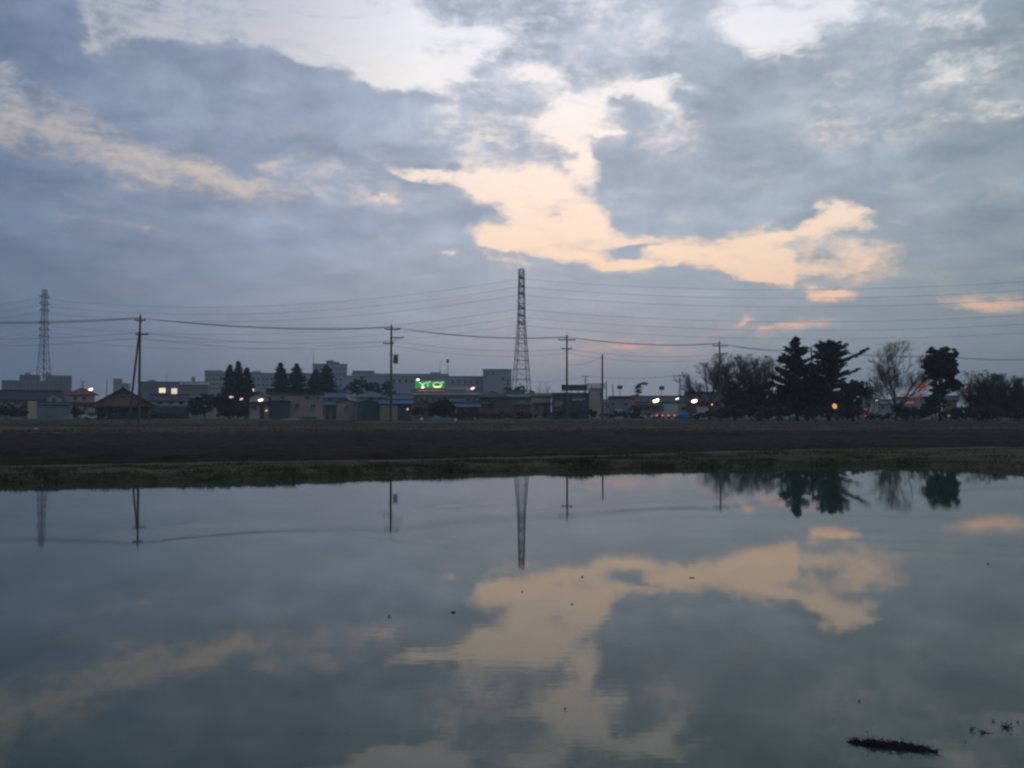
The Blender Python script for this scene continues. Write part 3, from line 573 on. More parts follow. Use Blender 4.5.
b.walls(WALL['cream'], 397.4); b.roof(ROOF['brown'], None, 397.4, 396.8, 'flat', over=.4); b.win(537, 408.3, 4.2, 3); b.win(545.6, 408.3, 3, 3)
b.roof(ROOF['brown'], None, 404.3, 403.8, 'flat', 531, 551, .2, -.7, .65, 'pent_roof')
b = Building('dark_shop', 'dark green shop front with a pale sign below the roof billboard', 551.6, 589, 207, 10, 'shop')
b.walls(WALL['green'], 394.3); b.roof(ROOF['green'], None, 394.3, 393.3, 'flat'); b.walls(WALL['dark'], 396.8, 566, 588.6, -.5, .49, 'sign_wall', b.Z(412))
b.extra('name_sign', WALL['white'], lambda m: [m.box((b.X(x_), -.62, b.Z(399.4 + dy_)), (w2*mpp(207), .1, .36)) for x_, dy_, w2 in ((574, .3, 3), (577.5, -.2, 2.6), (581, .2, 3), (584, -.4, 1.6))])
b.extra('orange_strip', mat('faded_orange', (.30, .12, .07)), lambda m: m.box((b.X(577), -.62, b.Z(396.3)), (2.2, .1, .4)))
b.extra('yellow_sign', mat('faded_yellow', (.30, .24, .07)), lambda m: m.box((b.X(558.5), -.1, b.Z(403.2)), (1.9, .16, .95)))
b.win(557, 408, 7, 4); b.door(575, 408.5, 5, glass)
b = Building('cream_building', 'tall narrow cream building right of the dark green shop', 588.4, 603, 226, 9, 'building')
b.walls(WALL['cream'], 389.8); b.roof(ROOF['far'], None, 389.8, 389, 'flat', over=.3); b.extra('wall_band', WALL['pale'], lambda m: m.box((0, -.03, b.Z(399.6)), (b.w+.08, .08, .25))); b.win(600.6, 394, 1.8, 3)
b = Building('grey_workshop', 'low dark grey workshop between the bare pole and the orange sign', 608.6, 634, 232, 9, 'building')
b.walls(WALL['grey'], 399); b.roof(ROOF['dark'], None, 399, 396.4, 'flat'); b.walls(WALL['white'], 409, 615, 623, -1, .99, 'porch'); b.win(613, 404, 3, 3); b.win(626, 404, 4, 3)
b = Building('long_store', 'long low store with a dark roof behind the two bright lamps', 634, 691, 246, 11, 'shop')
b.walls(WALL['pale'], 402); b.roof(ROOF['dark'], WALL['pale'], 402, 396.8, 'side'); b.walls(WALL['white'], 404.2, 664, 678, -1.6, 1.59, 'porch'); b.roof(ROOF['green'], None, 406.2, 405.4, 'flat', 636, 661, .2, -1.4, 1.35, 'awning'); [b.win(x_, 408.4, 5, 3) for x_ in (640, 647, 654, 684)]
b = Building('dark_gabled_house', 'dark house with a sloping pale roof edge right of the blue tarpaulin', 686.5, 722, 222, 9)
b.walls(WALL['brown'], 401.5); b.roof(ROOF['dark'], WALL['brown'], 401.5, 392.8, 'side', over=.6); b.walls(WALL['white'], 407, 696, 710, -1.2, 1.19, 'porch'); b.win(703, 410, 4, 3); b.win(714, 405, 4, 3)
b = Building('pale_house', 'pale house half hidden behind the tall cedars', 779, 806, 196, 8)
b.walls(WALL['pale'], 405.5); b.roof(ROOF['grey'], WALL['pale'], 405.5, 401.6, 'side'); b.win(785, 409.5, 4, 3); b.win(797, 409.5, 4, 3)
b = Building('white_warehouse', 'white warehouse glimpsed left of the large bare tree', 858, 878, 240, 9, 'building')
b.walls(WALL['white'], 399.5); b.roof(ROOF['grey'], WALL['white'], 399.5, 397.5, 'front'); b.win(868, 405, 3, 4)
b = Building('roadside_store', 'roadside store with red lit bands seen through the bare tree', 897, 930, 262, 11, 'shop')
b.walls(WALL['pale'], 398.5); b.roof(ROOF['dark'], None, 398.5, 397, 'flat')
for y_, x0_, x1_ in ((394.4, 901, 910), (397.6, 907, 922), (402.6, 904, 914)): b.extra('lit_band', sign_r, lambda m: m.box(((b.X(x0_)+b.X(x1_))/2, -.5, b.Z(y_)), (b.X(x1_)-b.X(x0_), .2, .4)))
b.win(906, 409, 5, 5); b.win(915, 409, 5, 5)
b = Building('beige_house', 'beige house glimpsed between the tall round tree and the thicket', 942, 957, 206, 7)
b.walls(WALL['tan'], 400.4); b.roof(ROOF['dark'], WALL['tan'], 400.4, 397, 'side'); b.win(949, 405, 4, 3)

# --- more low houses and sheds filling the row behind
for px0, px1, D, ye, yr, st, wm, rm, lb, nm in ((20, 44, 262, 399, 394.5, 'hip', 'grey', 'brown', 'brown roofed house half hidden behind the cream gabled house', 'house'), (188, 214, 268, 399, 395.5, 'side', 'grey', 'grey', 'grey house behind the broad clipped bush', 'house'),
        (216, 236, 275, 398, 394, 'hip', 'cream', 'dark', 'house hidden behind the trunks of the pointed trio', 'house'), (236, 252, 290, 397, 393.5, 'front', 'pale', 'grey', 'pale gabled house just right of the pointed trio', 'house'), (326, 345, 285, 394, 390, 'side', 'pale', 'dark', 'pale house peeping over the blue roofed house', 'house'),
        (392, 411, 265, 399, 395, 'side', 'grey', 'green', 'greenish roofed house behind the shed with the pale door', 'house'), (413, 432, 215, 404, 400, 'front', 'brown', 'grey', 'small brown house left of the round dark tree', 'house'), (444, 462, 232, 402, 398.5, 'side', 'grey', 'brown', 'low grey house peeping over the round dark tree', 'house'),
        (508, 522, 275, 395, 391, 'side', 'pale', 'dark', 'pale house behind the workshop near the pylon foot', 'house'), (603.5, 612, 290, 403, 400.5, 'side', 'pale', 'grey', 'tiny pale house seen right of the short bare pole', 'house'), (722, 746, 236, 402, 396.5, 'side', 'grey', 'dark', 'grey house hidden behind the evergreens by the armed pole', 'house'),
        (748, 772, 240, 403, 398, 'hip', 'pale', 'brown', 'pale house behind the evergreens left of the cedars', 'house'), (826, 850, 232, 402, 398, 'side', 'grey', 'dark', 'grey house behind the spreading evergreen', 'house'), (878, 896, 250, 404, 400.5, 'side', 'pale', 'grey', 'pale shed right of the white warehouse', 'shed'), (968, 996, 225, 401, 396.5, 'side', 'grey', 'dark', 'grey house behind the left of the thicket', 'house'), (1000, 1030, 230, 402, 397, 'hip', 'tan', 'dark', 'tan house behind the right of the thicket', 'house')):
    b = Building('small_house' if nm == 'house' else 'storage_shed', lb, px0, px1, D, 7, nm); b.walls(WALL[wm], ye); b.roof(ROOF[rm], WALL[wm], ye, yr, st, over=.5)
    n_ = max(1, int((px1-px0)/8)); [b.win(px0 + (px1-px0)*(i+.5)/n_, ye+3.4, 2.6, 2.6) for i in range(n_)]; b.door(px0 + (px1-px0)*.82, ye+7, 2.4, WALL['brown'])

# --- billboards and signs
D = 214
t, w_, h_, p = sign_at(D, 561.8, 587, 385.2, 390.2, .5, 'billboard', 'wide dark billboard on the flat roof of the dark green shop', 'billboard', WALL['dark'])
q = MB(); [q.box((x_, 0, -.6), (.15, .15, 1.1)) for x_ in (-2.2, -.7, .8, 2.2)]; [q.tube((x_, .1, .1), (x_, 1.4, -1.0), .05) for x_ in (-2.2, 2.2)]; q.build('support', steel, t)
D = 228
a = at(596, 389, D); t = thing('roof_sign', 'open pinkish red sign frame on top of the narrow cream building', 'roof sign', (a.x, D, a.z))
k = mpp(D); q = MB(); redp = mat('faded_red', (.34, .15, .14), .7, .2)
[q.box((0, 0, z_), (18*k, .1, .22)) for z_ in (.35, .75, 1.15)]; q.build('rail', redp, t); q = MB(); [q.box((x_*k, .12, .55), (.12, .12, 1.5)) for x_ in (-9, -4.5, 0, 4.5, 9)]; q.build('post', redp, t)
def pole_sign(px, ytop, ybot, wpx, D, label, m, panels, name='pole_sign'):
    a = at(px, 417, D); z0 = zg(a.x, D) - .1; t = thing(name, label, 'sign', (a.x, D, z0)); k = mpp(D); zz = lambda y: at(px, y, D).z - z0
    MB().tube((0, .1, 0), (0, .1, zz(ytop)), .11, .09, 8).build('post', steel, t)
    for (y0, y1, w2, mm) in panels:
        o = MB().box((0, -.08, (zz(y0)+zz(y1))/2), (w2*k, .22, zz(y0)-zz(y1))).build('panel', mm, t)
        q = MB(); [q.box((i*w2*k/2, -.08, (zz(y0)+zz(y1))/2), (.07, .28, zz(y0)-zz(y1)+.1)) for i in (-1, 1)]; [q.box((0, -.08, zz(y_)), (w2*k+.07, .29, .07)) for y_ in (y0, y1)]; q.build('frame', steel, o)
    return t
pole_sign(620, 385.6, 0, 0, 300, 'small dark square signboard on a slim post over the grey workshop', None, [(385.6, 388.9, 5, WALL['dark'])])
pole_sign(661.8, 386, 0, 0, 310, 'small dark square signboard on a slim post over the long store', None, [(386.2, 389.8, 4.6, WALL['dark'])])
pole_sign(633.4, 394.8, 0, 0, 222, 'orange red pole sign with a stacked panel beside the long store', None, [(395.2, 398.4, 4, mat('sign_dull_red', (.50, .10, .07), .5)), (399.6, 405.2, 4.6, mat('sign_dull_orange', (.55, .13, .08), .5))])
pole_sign(921.5, 383, 0, 0, 255, 'lit orange roadside sign between the bare tree and the tall round tree', None, [(383.4, 387, 11, sign_o), (390, 393, 4, glow('sign_pale_red', (.8, .35, .25), .7))])
pole_sign(966, 384, 0, 0, 208, 'pale yellow lit pole sign of stacked panels left of the thicket', None, [(384.6, 388.4, 6.4, glow('sign_cream', (1, .8, .45), 1.0)), (389.4, 392, 6, glow('sign_dim_yellow', (.6, .45, .16), .5)), (393, 396.6, 5, glow('sign_dim', (.5, .45, .3), .5))])

# ------------------------------------------------------------------ lattice pylons and their wires
def pylon():
    t = thing('pylon', 'slim steel lattice pylon standing in the centre above the shop roofs', 'pylon', (0, 0, 0), 0, 'steel lattice pylons carrying the high wires')
    H = 73.6
    prof = [(0, 4.7), (13, 3.9), (40, 2.0), (46, 1.65), (60, 1.4), (73.6, 1.15)]
    wd = lambda h: float(np.interp(h, [a for a, b in prof], [b for a, b in prof]))
    hs = [0, 7, 13, 18.5, 23.5, 28, 32.5, 36.5, 40.5, 44, 47.5, 50.5, 53.5, 56.5, 59.5, 62, 64.5, 67, 69.5, 71.6, 73.6]
    cs = ((-1, -1), (1, -1), (1, 1), (-1, 1))
    for cx, cy in cs:
        m = MB()
        for h0, h1 in zip(hs, hs[1:]): m.tube((cx*wd(h0), cy*wd(h0), h0), (cx*wd(h1), cy*wd(h1), h1), 0.20 if h0 < 45 else .17, n=4)
        m.build('leg', steel, t)
    m = MB()
    for h0, h1 in zip(hs, hs[1:]):
        for i in range(4):
            a, b = cs[i], cs[(i+1) % 4]; w0, w1 = wd(h0), wd(h1)
            m.tube((a[0]*w0, a[1]*w0, h0), (b[0]*w1, b[1]*w1, h1), .095, n=3, cap=False); m.tube((b[0]*w0, b[1]*w0, h0), (a[0]*w1, a[1]*w1, h1), .095, n=3, cap=False)
            m.tube((a[0]*w1, a[1]*w1, h1), (b[0]*w1, b[1]*w1, h1), .14, n=3, cap=False)
    m.build('bracing', steel, t)
    arms = [69.3, 65.3, 61.3, 54.3, 50.3, 46.4]
    for h in arms:
        m = MB(); w0 = wd(h); L_ = 5.2; m.tube((-L_, 0, h+.1), (L_, 0, h+.1), .1, n=4)
        for sy_ in (-1, 1): m.tube((-w0, sy_*w0, h), (w0, sy_*w0, h), .1, n=4); m.tube((-w0, sy_*w0, h+1.5), (w0, sy_*w0, h+1.5), .09, n=4)
        for sx_ in (-1, 1):
            for sy_ in (-1, 1):
                m.tube((sx_*w0, sy_*w0, h), (sx_*L_, 0, h+.1), .15, n=4); m.tube((sx_*w0, sy_*w0, h+1.5), (sx_*L_, 0, h+.1), .12, n=4)
            m.tube((sx_*w0, -w0, h), (sx_*w0, w0, h), .1, n=4)
            for j in (.35, .7): m.tube((sx_*(w0+(L_-w0)*j), -w0*(1-j), h), (sx_*(w0+(L_-w0)*j), w0*(1-j), h+.1), .06, n=3)
        o = m.build('cross_arm', steel, t)
        for sx_ in (-1, 1):
            q = MB(); [q.tube((sx_*L_, 0, h - .15*i), (sx_*L_, 0, h-.08 - .15*i), .16, n=6) for i in range(8)]; q.build('insulator', porc, o)
    m = MB(); m.tube((0, 0, 73.6), (0, 0, 75.2), .1, .04); m.box((0, 0, 73.6), (2.6, .2, .2)); m.build('peak', steel, t)
    return t, arms
mid, arms = pylon()
def base_at(px, D):
    a = at(px, 417, D); return Vector((a.x, D, zg(a.x, D) - .1))
PM = base_at(521.5, 490); PL = base_at(43, 572)
mid.location = PM; ang = math.atan2(PM.y-PL.y, PM.x-PL.x); mid.rotation_euler = (0, 0, ang + math.pi/2 + R(1))
left = copy_tree(mid); left.location = PL; left.rotation_euler = (0, 0, ang + math.pi/2)
left.scale = (.84, .84, 1); left['label'] = 'steel lattice pylon at the far left rising behind the grey apartment block'
def attach(pyl, h, side=-1):
    a = pyl.rotation_euler.z; p = pyl.location; r_ = 5.2*(.84 if pyl is left else 1)
    return Vector((p.x + side*r_*math.cos(a), p.y + side*r_*math.sin(a), p.z + h - 1.25))
def wire(p, q, sag, r, m, n=20):
    pts = []
    for i in range(n+1):
        s = i/n; v = Vector(p).lerp(Vector(q), s); v.z -= 4*sag*s*(1-s); pts.append(v)
    q = MB(); q.path(pts, r, 4); return q
cable = mat('aluminium_cable', (.05, .052, .055), .6, .1)
TIER = ['topmost', 'second highest', 'third highest', 'third lowest', 'second lowest', 'lowest']
PR = Vector((330, 418, 1.0)); PO = Vector((-545, 652, 1.0))
class Fake: pass
def fake(p, rz):
    f_ = Fake(); f_.location = p; f_.rotation_euler = Fake(); f_.rotation_euler.z = rz; return f_
fr, fo = fake(PR, ang + math.pi/2 + R(2)), fake(PO, ang + math.pi/2)
for i, h in enumerate(arms):
    for A_, B_, sag, txt in ((left, mid, 9, 'slung between the two pylons'), (mid, fr, 9.5, 'running right from the central pylon'), (fo, left, 8, 'running out of view left of the left pylon')):
        o = wire(attach(A_, h), attach(B_, h), sag, .052, cable).build('power_line', cable)
        tag(o, f'{TIER[i]} of six high wires {txt}', 'wire', 'high voltage wires on the pylons')

# ------------------------------------------------------------------ street pole line
def pole(name, px, D, ytop, label, arm_y=None, H=None, group='concrete utility poles along the field'):
    a = at(px, 417, D); z0 = zg(a.x, D) - .15
    t = thing(name, label, 'utility pole', (a.x, D, z0), 0, group); top = at(px, ytop, D).z - z0
    MB().tube((0, 0, 0), (0, 0, top), .19, .115, 10).build('shaft', concrete, t)
    q = MB()
    for i in range(14): q.tube((0, 0, 2.2+i*.75), ((.32 if i % 2 else -.32), 0, 2.2+i*.75), .014, n=4)
    q.build('climbing_step', steel, t)
    return t, a.x, z0, top
def cross(t, z, x0, x1, pins=3, rz=0):
    m = MB(); m.box(((x0+x1)/2, -.17, z), (x1-x0, .12, .16)); m.tube((0, -.14, z-.55), (x1*.6, -.17, z-.04), .02, n=4)
    o = m.build('cross_arm', steel, t)
    for i in range(pins):
        x_ = x0 + .1 + (x1-x0-.2)*i/max(pins-1, 1)
        MB().tube((x_, -.17, z+.05), (x_, -.17, z+.28), .035, .06, 6).build('insulator', porc, o)
LINE = [('P1', 139, 121, 315.5), ('P2', 391, 133, 325), ('P3', 567, 149, 335), ('P4', 720, 164, 341.5), ('P5', 812, 180, 347), ('P6', 936, 196, 354)]
LAB = ['utility pole with a leaning strut at the left of the field', 'utility pole with a transformer box and side arms before the sheds', 'plain tall utility pole in front of the dark green shop', 'utility pole with wide arms in front of the bare trees',
       'utility pole hidden among the tall cedars', 'utility pole hidden behind the tall round tree']
poles = []
for (nm, px, D, yt), lb in zip(LINE, LAB):
    t, x_, z0, top = pole('utility_pole', px, D, yt, lb)
    poles.append((t, x_, D, z0, top))
    MB().tube((0, 0, top), (0, 0, top+.55), .03, .012, 5).build('spike', steel, t)
    if nm == 'P1': cross(t, top-.6, -.55, .75); cross(t, top-2.35, -.5, 1.1, 2)
    elif nm == 'P2': cross(t, top-.6, -.85, 1.25); cross(t, top-1.75, -.15, 1.7, 2); cross(t, top-2.5, -1.1, .4, 2)
    else: cross(t, top-.75, -1.25, 1.3, 4); cross(t, top-2.1, -.85, .8, 2)
# leaning strut of the first pole, transformer of the second
t, x_, D, z0, top = poles[0]
MB().tube((at(126.5, 417, D).x - x_, .6, 0), (-.13, .12, top-2.0), .17, .11, 8).build('strut', concrete, t)
t, x_, D, z0, top = poles[1]
m = MB(); zt = at(391, 359.5, D).z - z0
m.tube((.62, -.05, zt-.55), (.62, -.05, zt+.45), .33, n=12); m.tube((.62, -.05, zt+.45), (.62, -.05, zt+.55), .26, .2, 12)
tr = m.build('transformer', mat('transformer_grey', (.14, .15, .155), .6), t)
q = MB(); q.box((.4, -.05, zt-.3), (.8, .1, .1)); q.box((.4, -.05, zt+.62), (1.5, .08, .08)); q.build('bracket', steel, tr)
q = MB(); [q.tube((.5+i*.22, -.05, zt+.5), (.5+i*.22, -.05, zt+.8), .035, n=5) for i in range(2)]; q.build('bushing', porc, tr)
t, x_, z0, top = pole('utility_pole', 602.5, 152, 354.5, 'shorter bare pole without arms right of the dark green shop')
MB().box((0, -.14, top-.5), (.5, .06, .08)).build('bracket', steel, t)
short = (x_, 152, z0, top)
# wires of the line
ext = [(-45.5-30, 108, 1.0, 12.1)] + [(p[1], p[2], p[3], p[4]) for p in poles] + [(118, 213, 1, 13.6)]
SPN = ['running out of view left of the strutted pole', 'from the strutted pole to the transformer pole', 'from the transformer pole to the shop pole', 'from the shop pole to the bare tree pole', 'from the bare tree pole into the cedars', 'from the cedars to the round tree', 'running out of view right of the round tree']
for i, (a, b) in enumerate(zip(ext, ext[1:])):
    for j, (off, nm) in enumerate(((-.45, 'front'), (.05, 'middle'), (.55, 'rear'))):
        p = Vector((a[0]+off*.6, a[1]-.17+off, a[2]+a[3]-.32)); q = Vector((b[0]+off*.6, b[1]-.17+off, b[2]+b[3]-.32))
        tag(wire(p, q, .62+.05*j, .021, black).build('overhead_wire', black), f'{nm} of three upper wires {SPN[i]}', 'wire', 'upper wires of the pole line')
    if i < 5:
        for z_, sg, nm in ((2.15, .75, 'thin upper'), (2.75, .95, 'thin lower')):
            p = Vector((a[0], a[1]-.2, a[2]+a[3]-z_)); q = Vector((b[0], b[1]-.2, b[2]+b[3]-z_))
            tag(wire(p, q, sg, .016, black).build('cable', black), f'{nm} cable {SPN[i]}', 'cable', 'lower cables of the pole line')
p3 = poles[2]
tag(wire((p3[1], p3[2]-.2, p3[3]+p3[4]-4.6), (short[0], short[1]-.1, short[2]+short[3]-.4), .35, .016, black).build('cable', black), 'thin cable sagging from the shop pole to the short bare pole', 'cable')
# far poles
far_p = []
for px, D, yt, lb, arm in ((82.5, 330, 380.5, 'small far pole with a T arm left of the tan farmhouse', 1), (106.5, 340, 380, 'small far plain pole above the left eave of the tan farmhouse', 0), (585.5, 330, 375.5, 'far pole with a broad T arm above the billboard', 1),
                           (680, 300, 374.5, 'far pale pole with arms left of the bare trees', 1), (606.5, 260, 381, 'thin pole just right of the short bare pole', 0), (613, 275, 384, 'thin far post above the grey workshop', 0), (507.8, 300, 379, 'far pole beside the white tower left of the central pylon', 1)):
    t, x_, z0, top = pole('far_pole', px, D, yt, lb, group='far poles among the houses')
    if arm: cross(t, top-.4, -1.1, 1.1, 3); cross(t, top-1.6, -.8, .8, 2)
    far_p.append(Vector((x_, D, z0+top-.2)))
for A_, B_, s_, lb in ((far_p[6], far_p[2], 1.2, 'faint far wire from behind the central pylon to the T pole'), (far_p[2], far_p[3], 1.0, 'faint far wire from the T pole to the pale pole'), (far_p[3], Vector((95, 285, 13)), 1.2, 'faint far wire from the pale pole into the bare trees')):
    tag(wire(A_, B_, s_, .03, black).build('overhead_wire', black), lb, 'wire', 'faint far wires over the houses')

# ------------------------------------------------------------------ lamps
def lamp(px, py, D, label, m, wpx=6, hpx=3.6, tilt=.35, group='lit street lamps among the houses'):
    wpx *= .82; hpx *= .8
    a = at(px, py, D); z0 = zg(a.x, D) - .1; t = thing('street_lamp', label, 'lamp', (a.x, D, z0), 0, group); z = a.z - z0; k = mpp(D)
    MB().tube((.5, .3, 0), (.5, .3, z+.3), .07, .05, 7).build('post', steel, t)
    MB().tube((.5, .3, z+.3), (0, 0, z+hpx*k*.5+.06), .04, .03, 6).build('arm', steel, t)
    h = MB(); h.ball((0, 0, 0), (wpx*k/2, wpx*k/3, hpx*k/2), 10, 6); o = h.build('lamp_glass', m, t, True); o.location = (0, 0, z); o.rotation_euler = (0, -tilt, 0)
    c = MB(); c.ball((0, .1, hpx*k*.35), (wpx*k/2.4, wpx*k/3, hpx*k*.25), 8, 4); c.build('hood', steel, o)
    return t
lamp(656, 400.5, 224, 'glaring warm street lamp left of the blue tarpaulin', lampw, 7.4, 4.4)
lamp(694.5, 400.8, 206, 'glaring warm street lamp right of the blue tarpaulin', lampw, 7.4, 4.2)
lamp(677.2, 398.8, 232, 'small white lamp between the two glaring lamps', headl, 4.4, 1.6)
lamp(711.6, 404.4, 210, 'tiny lamp right of the two glaring lamps beside the dark trees', lampo, 2.6, 2)
lamp(472.5, 388.3, 376, 'pinkish white lamp at the right end of the shop canopy', glow('lamp_pinkish', (1, .66, .48), 2.6), 5.4, 2.6)
lamp(407.5, 409.2, 176, 'small orange lamp at the right end of the blue roofed shed', glow('lamp_dim', (1, .5, .3), 1.0), 2.6, 2.2)
lamp(90.6, 389.4, 240, 'pinkish white lamp behind the red hipped roof', glow('lamp_rose', (1, .70, .66), 2.0), 6, 4)
lamp(252.4, 390.4, 244, 'square looking white lamp right of the three pointed conifers', glow('lamp_pale', (1, .93, .78), 1.6), 5, 4)
lamp(231.2, 397, 205, 'dim pinkish lamp at the foot of the three pointed conifers', glow('lamp_mauve', (1, .72, .66), .9), 5.4, 2.2, .0)
lamp(241.4, 399, 207, 'small pink lamp right of the clipped dark bushes', lit_p, 4.4, 2.2)
lamp(260.6, 400, 209, 'bright yellowish lamp on the small white gabled house', glow('lamp_yellowish', (1, .86, .5), 3), 6.4, 3, .2)
lamp(266.4, 410.6, 205, 'low orange lamp at the door of the small white gabled house', glow('lamp_dim_orange', (1, .45, .22), 1), 3.4, 2)
lamp(877, 400.2, 200, 'small white lamp left of the large bare tree', glow('lamp_soft', (1, .72, .58), 1.3), 4, 2)
lamp(834.6, 406.2, 143, 'round orange lantern glowing at the foot of the reaching cedar', glow('lantern_orange', (1, .42, .14), .8), 5.6, 7, .5)
lamp(865.6, 409.6, 196, 'dim orange lamp low left of the large bare tree', lampo, 3.6, 2.2)

# ------------------------------------------------------------------ cars
tyre = black
def car(px, D, label, body, face='rear', lights=tail, rz=0, py=None):
    a = at(px, 417, D); t = thing('car', label, 'car', (a.x, D, zg(a.x, D)), rz, 'cars on the far road')
    prof = [(-2.1, .35), (2.05, .35), (2.12, .75), (1.3, .95), (.65, 1.42), (-.95, 1.45), (-1.7, 1.0), (-2.12, .9)]
    MB().prism([(x_, -.82, z_) for x_, z_ in prof], (0, 1.64, 0)).build('body', body, t)
    g = MB(); g.prism([(1.15, -.835, .98), (.62, -.835, 1.36), (-.9, -.835, 1.38), (-1.5, -.835, 1.0)], (0, 1.67, 0)); g.build('side_window', glass, t)
    g = MB(); g.prism([(-1.02, -.7, 1.42), (-1.02, .7, 1.42), (-1.70, .7, 1.03), (-1.70, -.7, 1.03)], (-.03, 0, .03)); g.build('rear_window', glass, t)
    g = MB(); g.prism([(.72, -.7, 1.40), (.72, .7, 1.40), (1.28, .7, .99), (1.28, -.7, .99)], (.03, 0, .03)); g.build('windscreen', glass, t)
    for x_ in (-1.35, 1.3):
        for y_ in (-.78, .78):
            wh = MB().tube((x_, y_-.1, .32), (x_, y_+.1, .32), .32, n=12).build('wheel', tyre, t)
            MB().tube((x_, y_-.115, .32), (x_, y_+.115, .32), .18, n=10).build('rim', frame, wh)
    for y_ in (-.62, .62):
        MB().box((-2.14, y_, .8), (.08, .42, .26)).build('tail_light', tail if lights is tail else mat('tail_dark', (.15, .02, .02)), t)
        MB().ball((2.1, y_, .68), (.07, .2, .13)).build('headlight', headl if lights is headl else frame, t)
    return t
cw = mat('car_white', (.6, .61, .62), .3, .05); cg = mat('car_grey', (.2, .21, .22), .3, .05); cdk = mat('car_dark', (.05, .055, .07), .3, .05)
car(94.5, 190, 'white car parked by the red roofed house', cw, rz=.15, lights=None)
car(660, 216, 'car with glowing red tail lights left of another by the blue tarpaulin', cdk, rz=R(80))
car(672.5, 213, 'grey car with glowing red tail lights just left of the blue tarpaulin', cg, rz=R(76))
car(648, 220, 'pale car seen side on left of the cars with red lights', cw, rz=.1, lights=None)
car(703, 198, 'white car seen side on right of the blue tarpaulin', cw, rz=-.05, lights=None)
car(785, 188, 'white car passing behind the tall cedars', cw, rz=.05, lights=None)
car(867.5, 190, 'dark car with red tail lights left of the large bare tree', cdk, rz=R(82))
car(878, 197, 'grey car with red tail lights under the large bare tree', cg, rz=R(78))
car(890, 200, 'pale car with red tail lights right under the large bare tree', cw, rz=R(84))
car(948.5, 184, 'car with red lights between the tall round tree and the thicket', cg, rz=R(80))
car(974, 182, 'white car with lit headlights left of the dark thicket', cw, rz=R(-84), lights=headl)

# ------------------------------------------------------------------ small things lying about
def crumple(name, px, py, D, wpx, hpx, m, label, cat, seed, depth=None, group=None):
    """a loose heap under a sheet: lumpy dome resting on the ground"""
    a = at(px, py, D); z0 = zg(a.x, D) - .03; k = mpp(D); w2, h2 = wpx*k/2, hpx*k; d2 = depth or w2
    q = MB(); n, r = 18, 7
    for i in range(r+1):
        s = i/r
        for j in range(n):
            t = 2*math.pi*j/n; v = mn.noise((math.cos(t)*1.5+seed, math.sin(t)*1.5, s*2.5))
            rad = (1 - s**4.5)**.4 if s < 1 else .02; t2 = (abs(math.cos(t))**4 + abs(math.sin(t))**4)**-.25; rad *= .86*t2
            q.v.append((w2*rad*math.cos(t)*(1+.25*v), d2*rad*math.sin(t)*(1+.25*v), h2*s*(1+.2*mn.noise((math.cos(t)*2, math.sin(t)*2, seed))) ))
    for i in range(r):
        for j in range(n): q.f.append((i*n+j, i*n+(j+1) % n, (i+1)*n+(j+1) % n, (i+1)*n+j)); q.m.append(0)
    q.f.append(tuple(r*n+j for j in range(n))); q.m.append(0)
    o = q.build(name, m, None, True); o.location = (a.x, D, z0); return tag(o, label, cat, group)
tarp = mat('blue_tarp', (.03, .15, .46), .5, .25, 2, 0, .3); pl = mat('white_plastic', (.6, .62, .62), .45, .1, 4); gp = mat('green_plastic', (.22, .42, .34), .45, .1, 4); rdp = mat('red_plastic', (.4, .10, .08), .5, .1, 4)
crumple('tarpaulin_heap', 683, 417, 187, 13, 7.4, tarp, 'large heap under a bright blue tarpaulin at the roadside', 'tarpaulin', 3.1, 1.2)
crumple('tarpaulin_heap', 441.5, 420, 176, 6, 2.8, tarp, 'small heap under a blue tarpaulin right of the sheds', 'tarpaulin', 8.4, .6)
crumple('plastic_sheet', 421.5, 416, 178, 4.4, 2.6, pl, 'crumpled white plastic sheet left of the small blue heap', 'plastic sheet', 1.2)
crumple('plastic_bag', 455.4, 422, 150, 3, 2.8, pl, 'upright white bag on the grass right of the small blue heap', 'bag', 2.2)
crumple('plastic_bag', 474.3, 420, 168, 4, 3, rdp, 'red and pale bag on the grass below the hipped house', 'bag', 5.2)
crumple('plastic_sheet', 627, 429, 84, 5, 2.2, gp, 'pale green plastic sheet on the field below the long store', 'plastic sheet', 6.6, .2)
crumple('plastic_bag', 598, 430.4, 82, 3, 1.4, pl, 'small white scrap on the field left of the pale green sheet', 'bag', 7.3, .12)
crumple('plastic_sheet', 212, 432.4, 78, 7, 1.7, pl, 'flat white plastic scrap on the far edge of the ploughed field', 'plastic sheet', 4.4, .2)
crumple('plastic_bag', 227, 463.4, 29.4, 4, 2.6, pl, 'small white bag on the path edge at the left', 'bag', 9.2)
crumple('plastic_bag', 489.5, 474, 31, 4, 1.6, pl, 'small white bag on the bank near the water', 'bag', 3.9)
crumple('plastic_bag', 36, 427, 95, 3.4, 1.6, pl, 'small white scrap on the grass at the far left', 'bag', 11.2, .12)
crumple('vinyl_cover', 310, 415, 186, 16, 6, mat('green_cover', (.09, .16, .11), .6, .3, 1), 'low green covered heap before the long beige house', 'covered heap', 12.5, 1)
crumple('stone_heap', 290, 417, 176, 18, 2, WALL['grey'], 'low pale rubble heap before the long beige house', 'heap', 14.5, .7)
a = at(211.5, 416, 172); t = thing('water_tank', 'small pale box tank on the grass before the clipped dark bushes', 'tank', (a.x, 172, zg(a.x, 172)))
k = mpp(172); MB().box((0, 0, .75), (7.6*k, 1, .95)).build('box', WALL['beige'], t); MB().box((0, 0, 1.25), (7.9*k, 1.06, .07)).build('lid', WALL['pale'], t)
for sx_ in (-1, 1):
    for sy_ in (-1, 1): MB().box((sx_*3.2*k, sy_*.4, .14), (.08, .08, .30)).build('leg', steel, t)
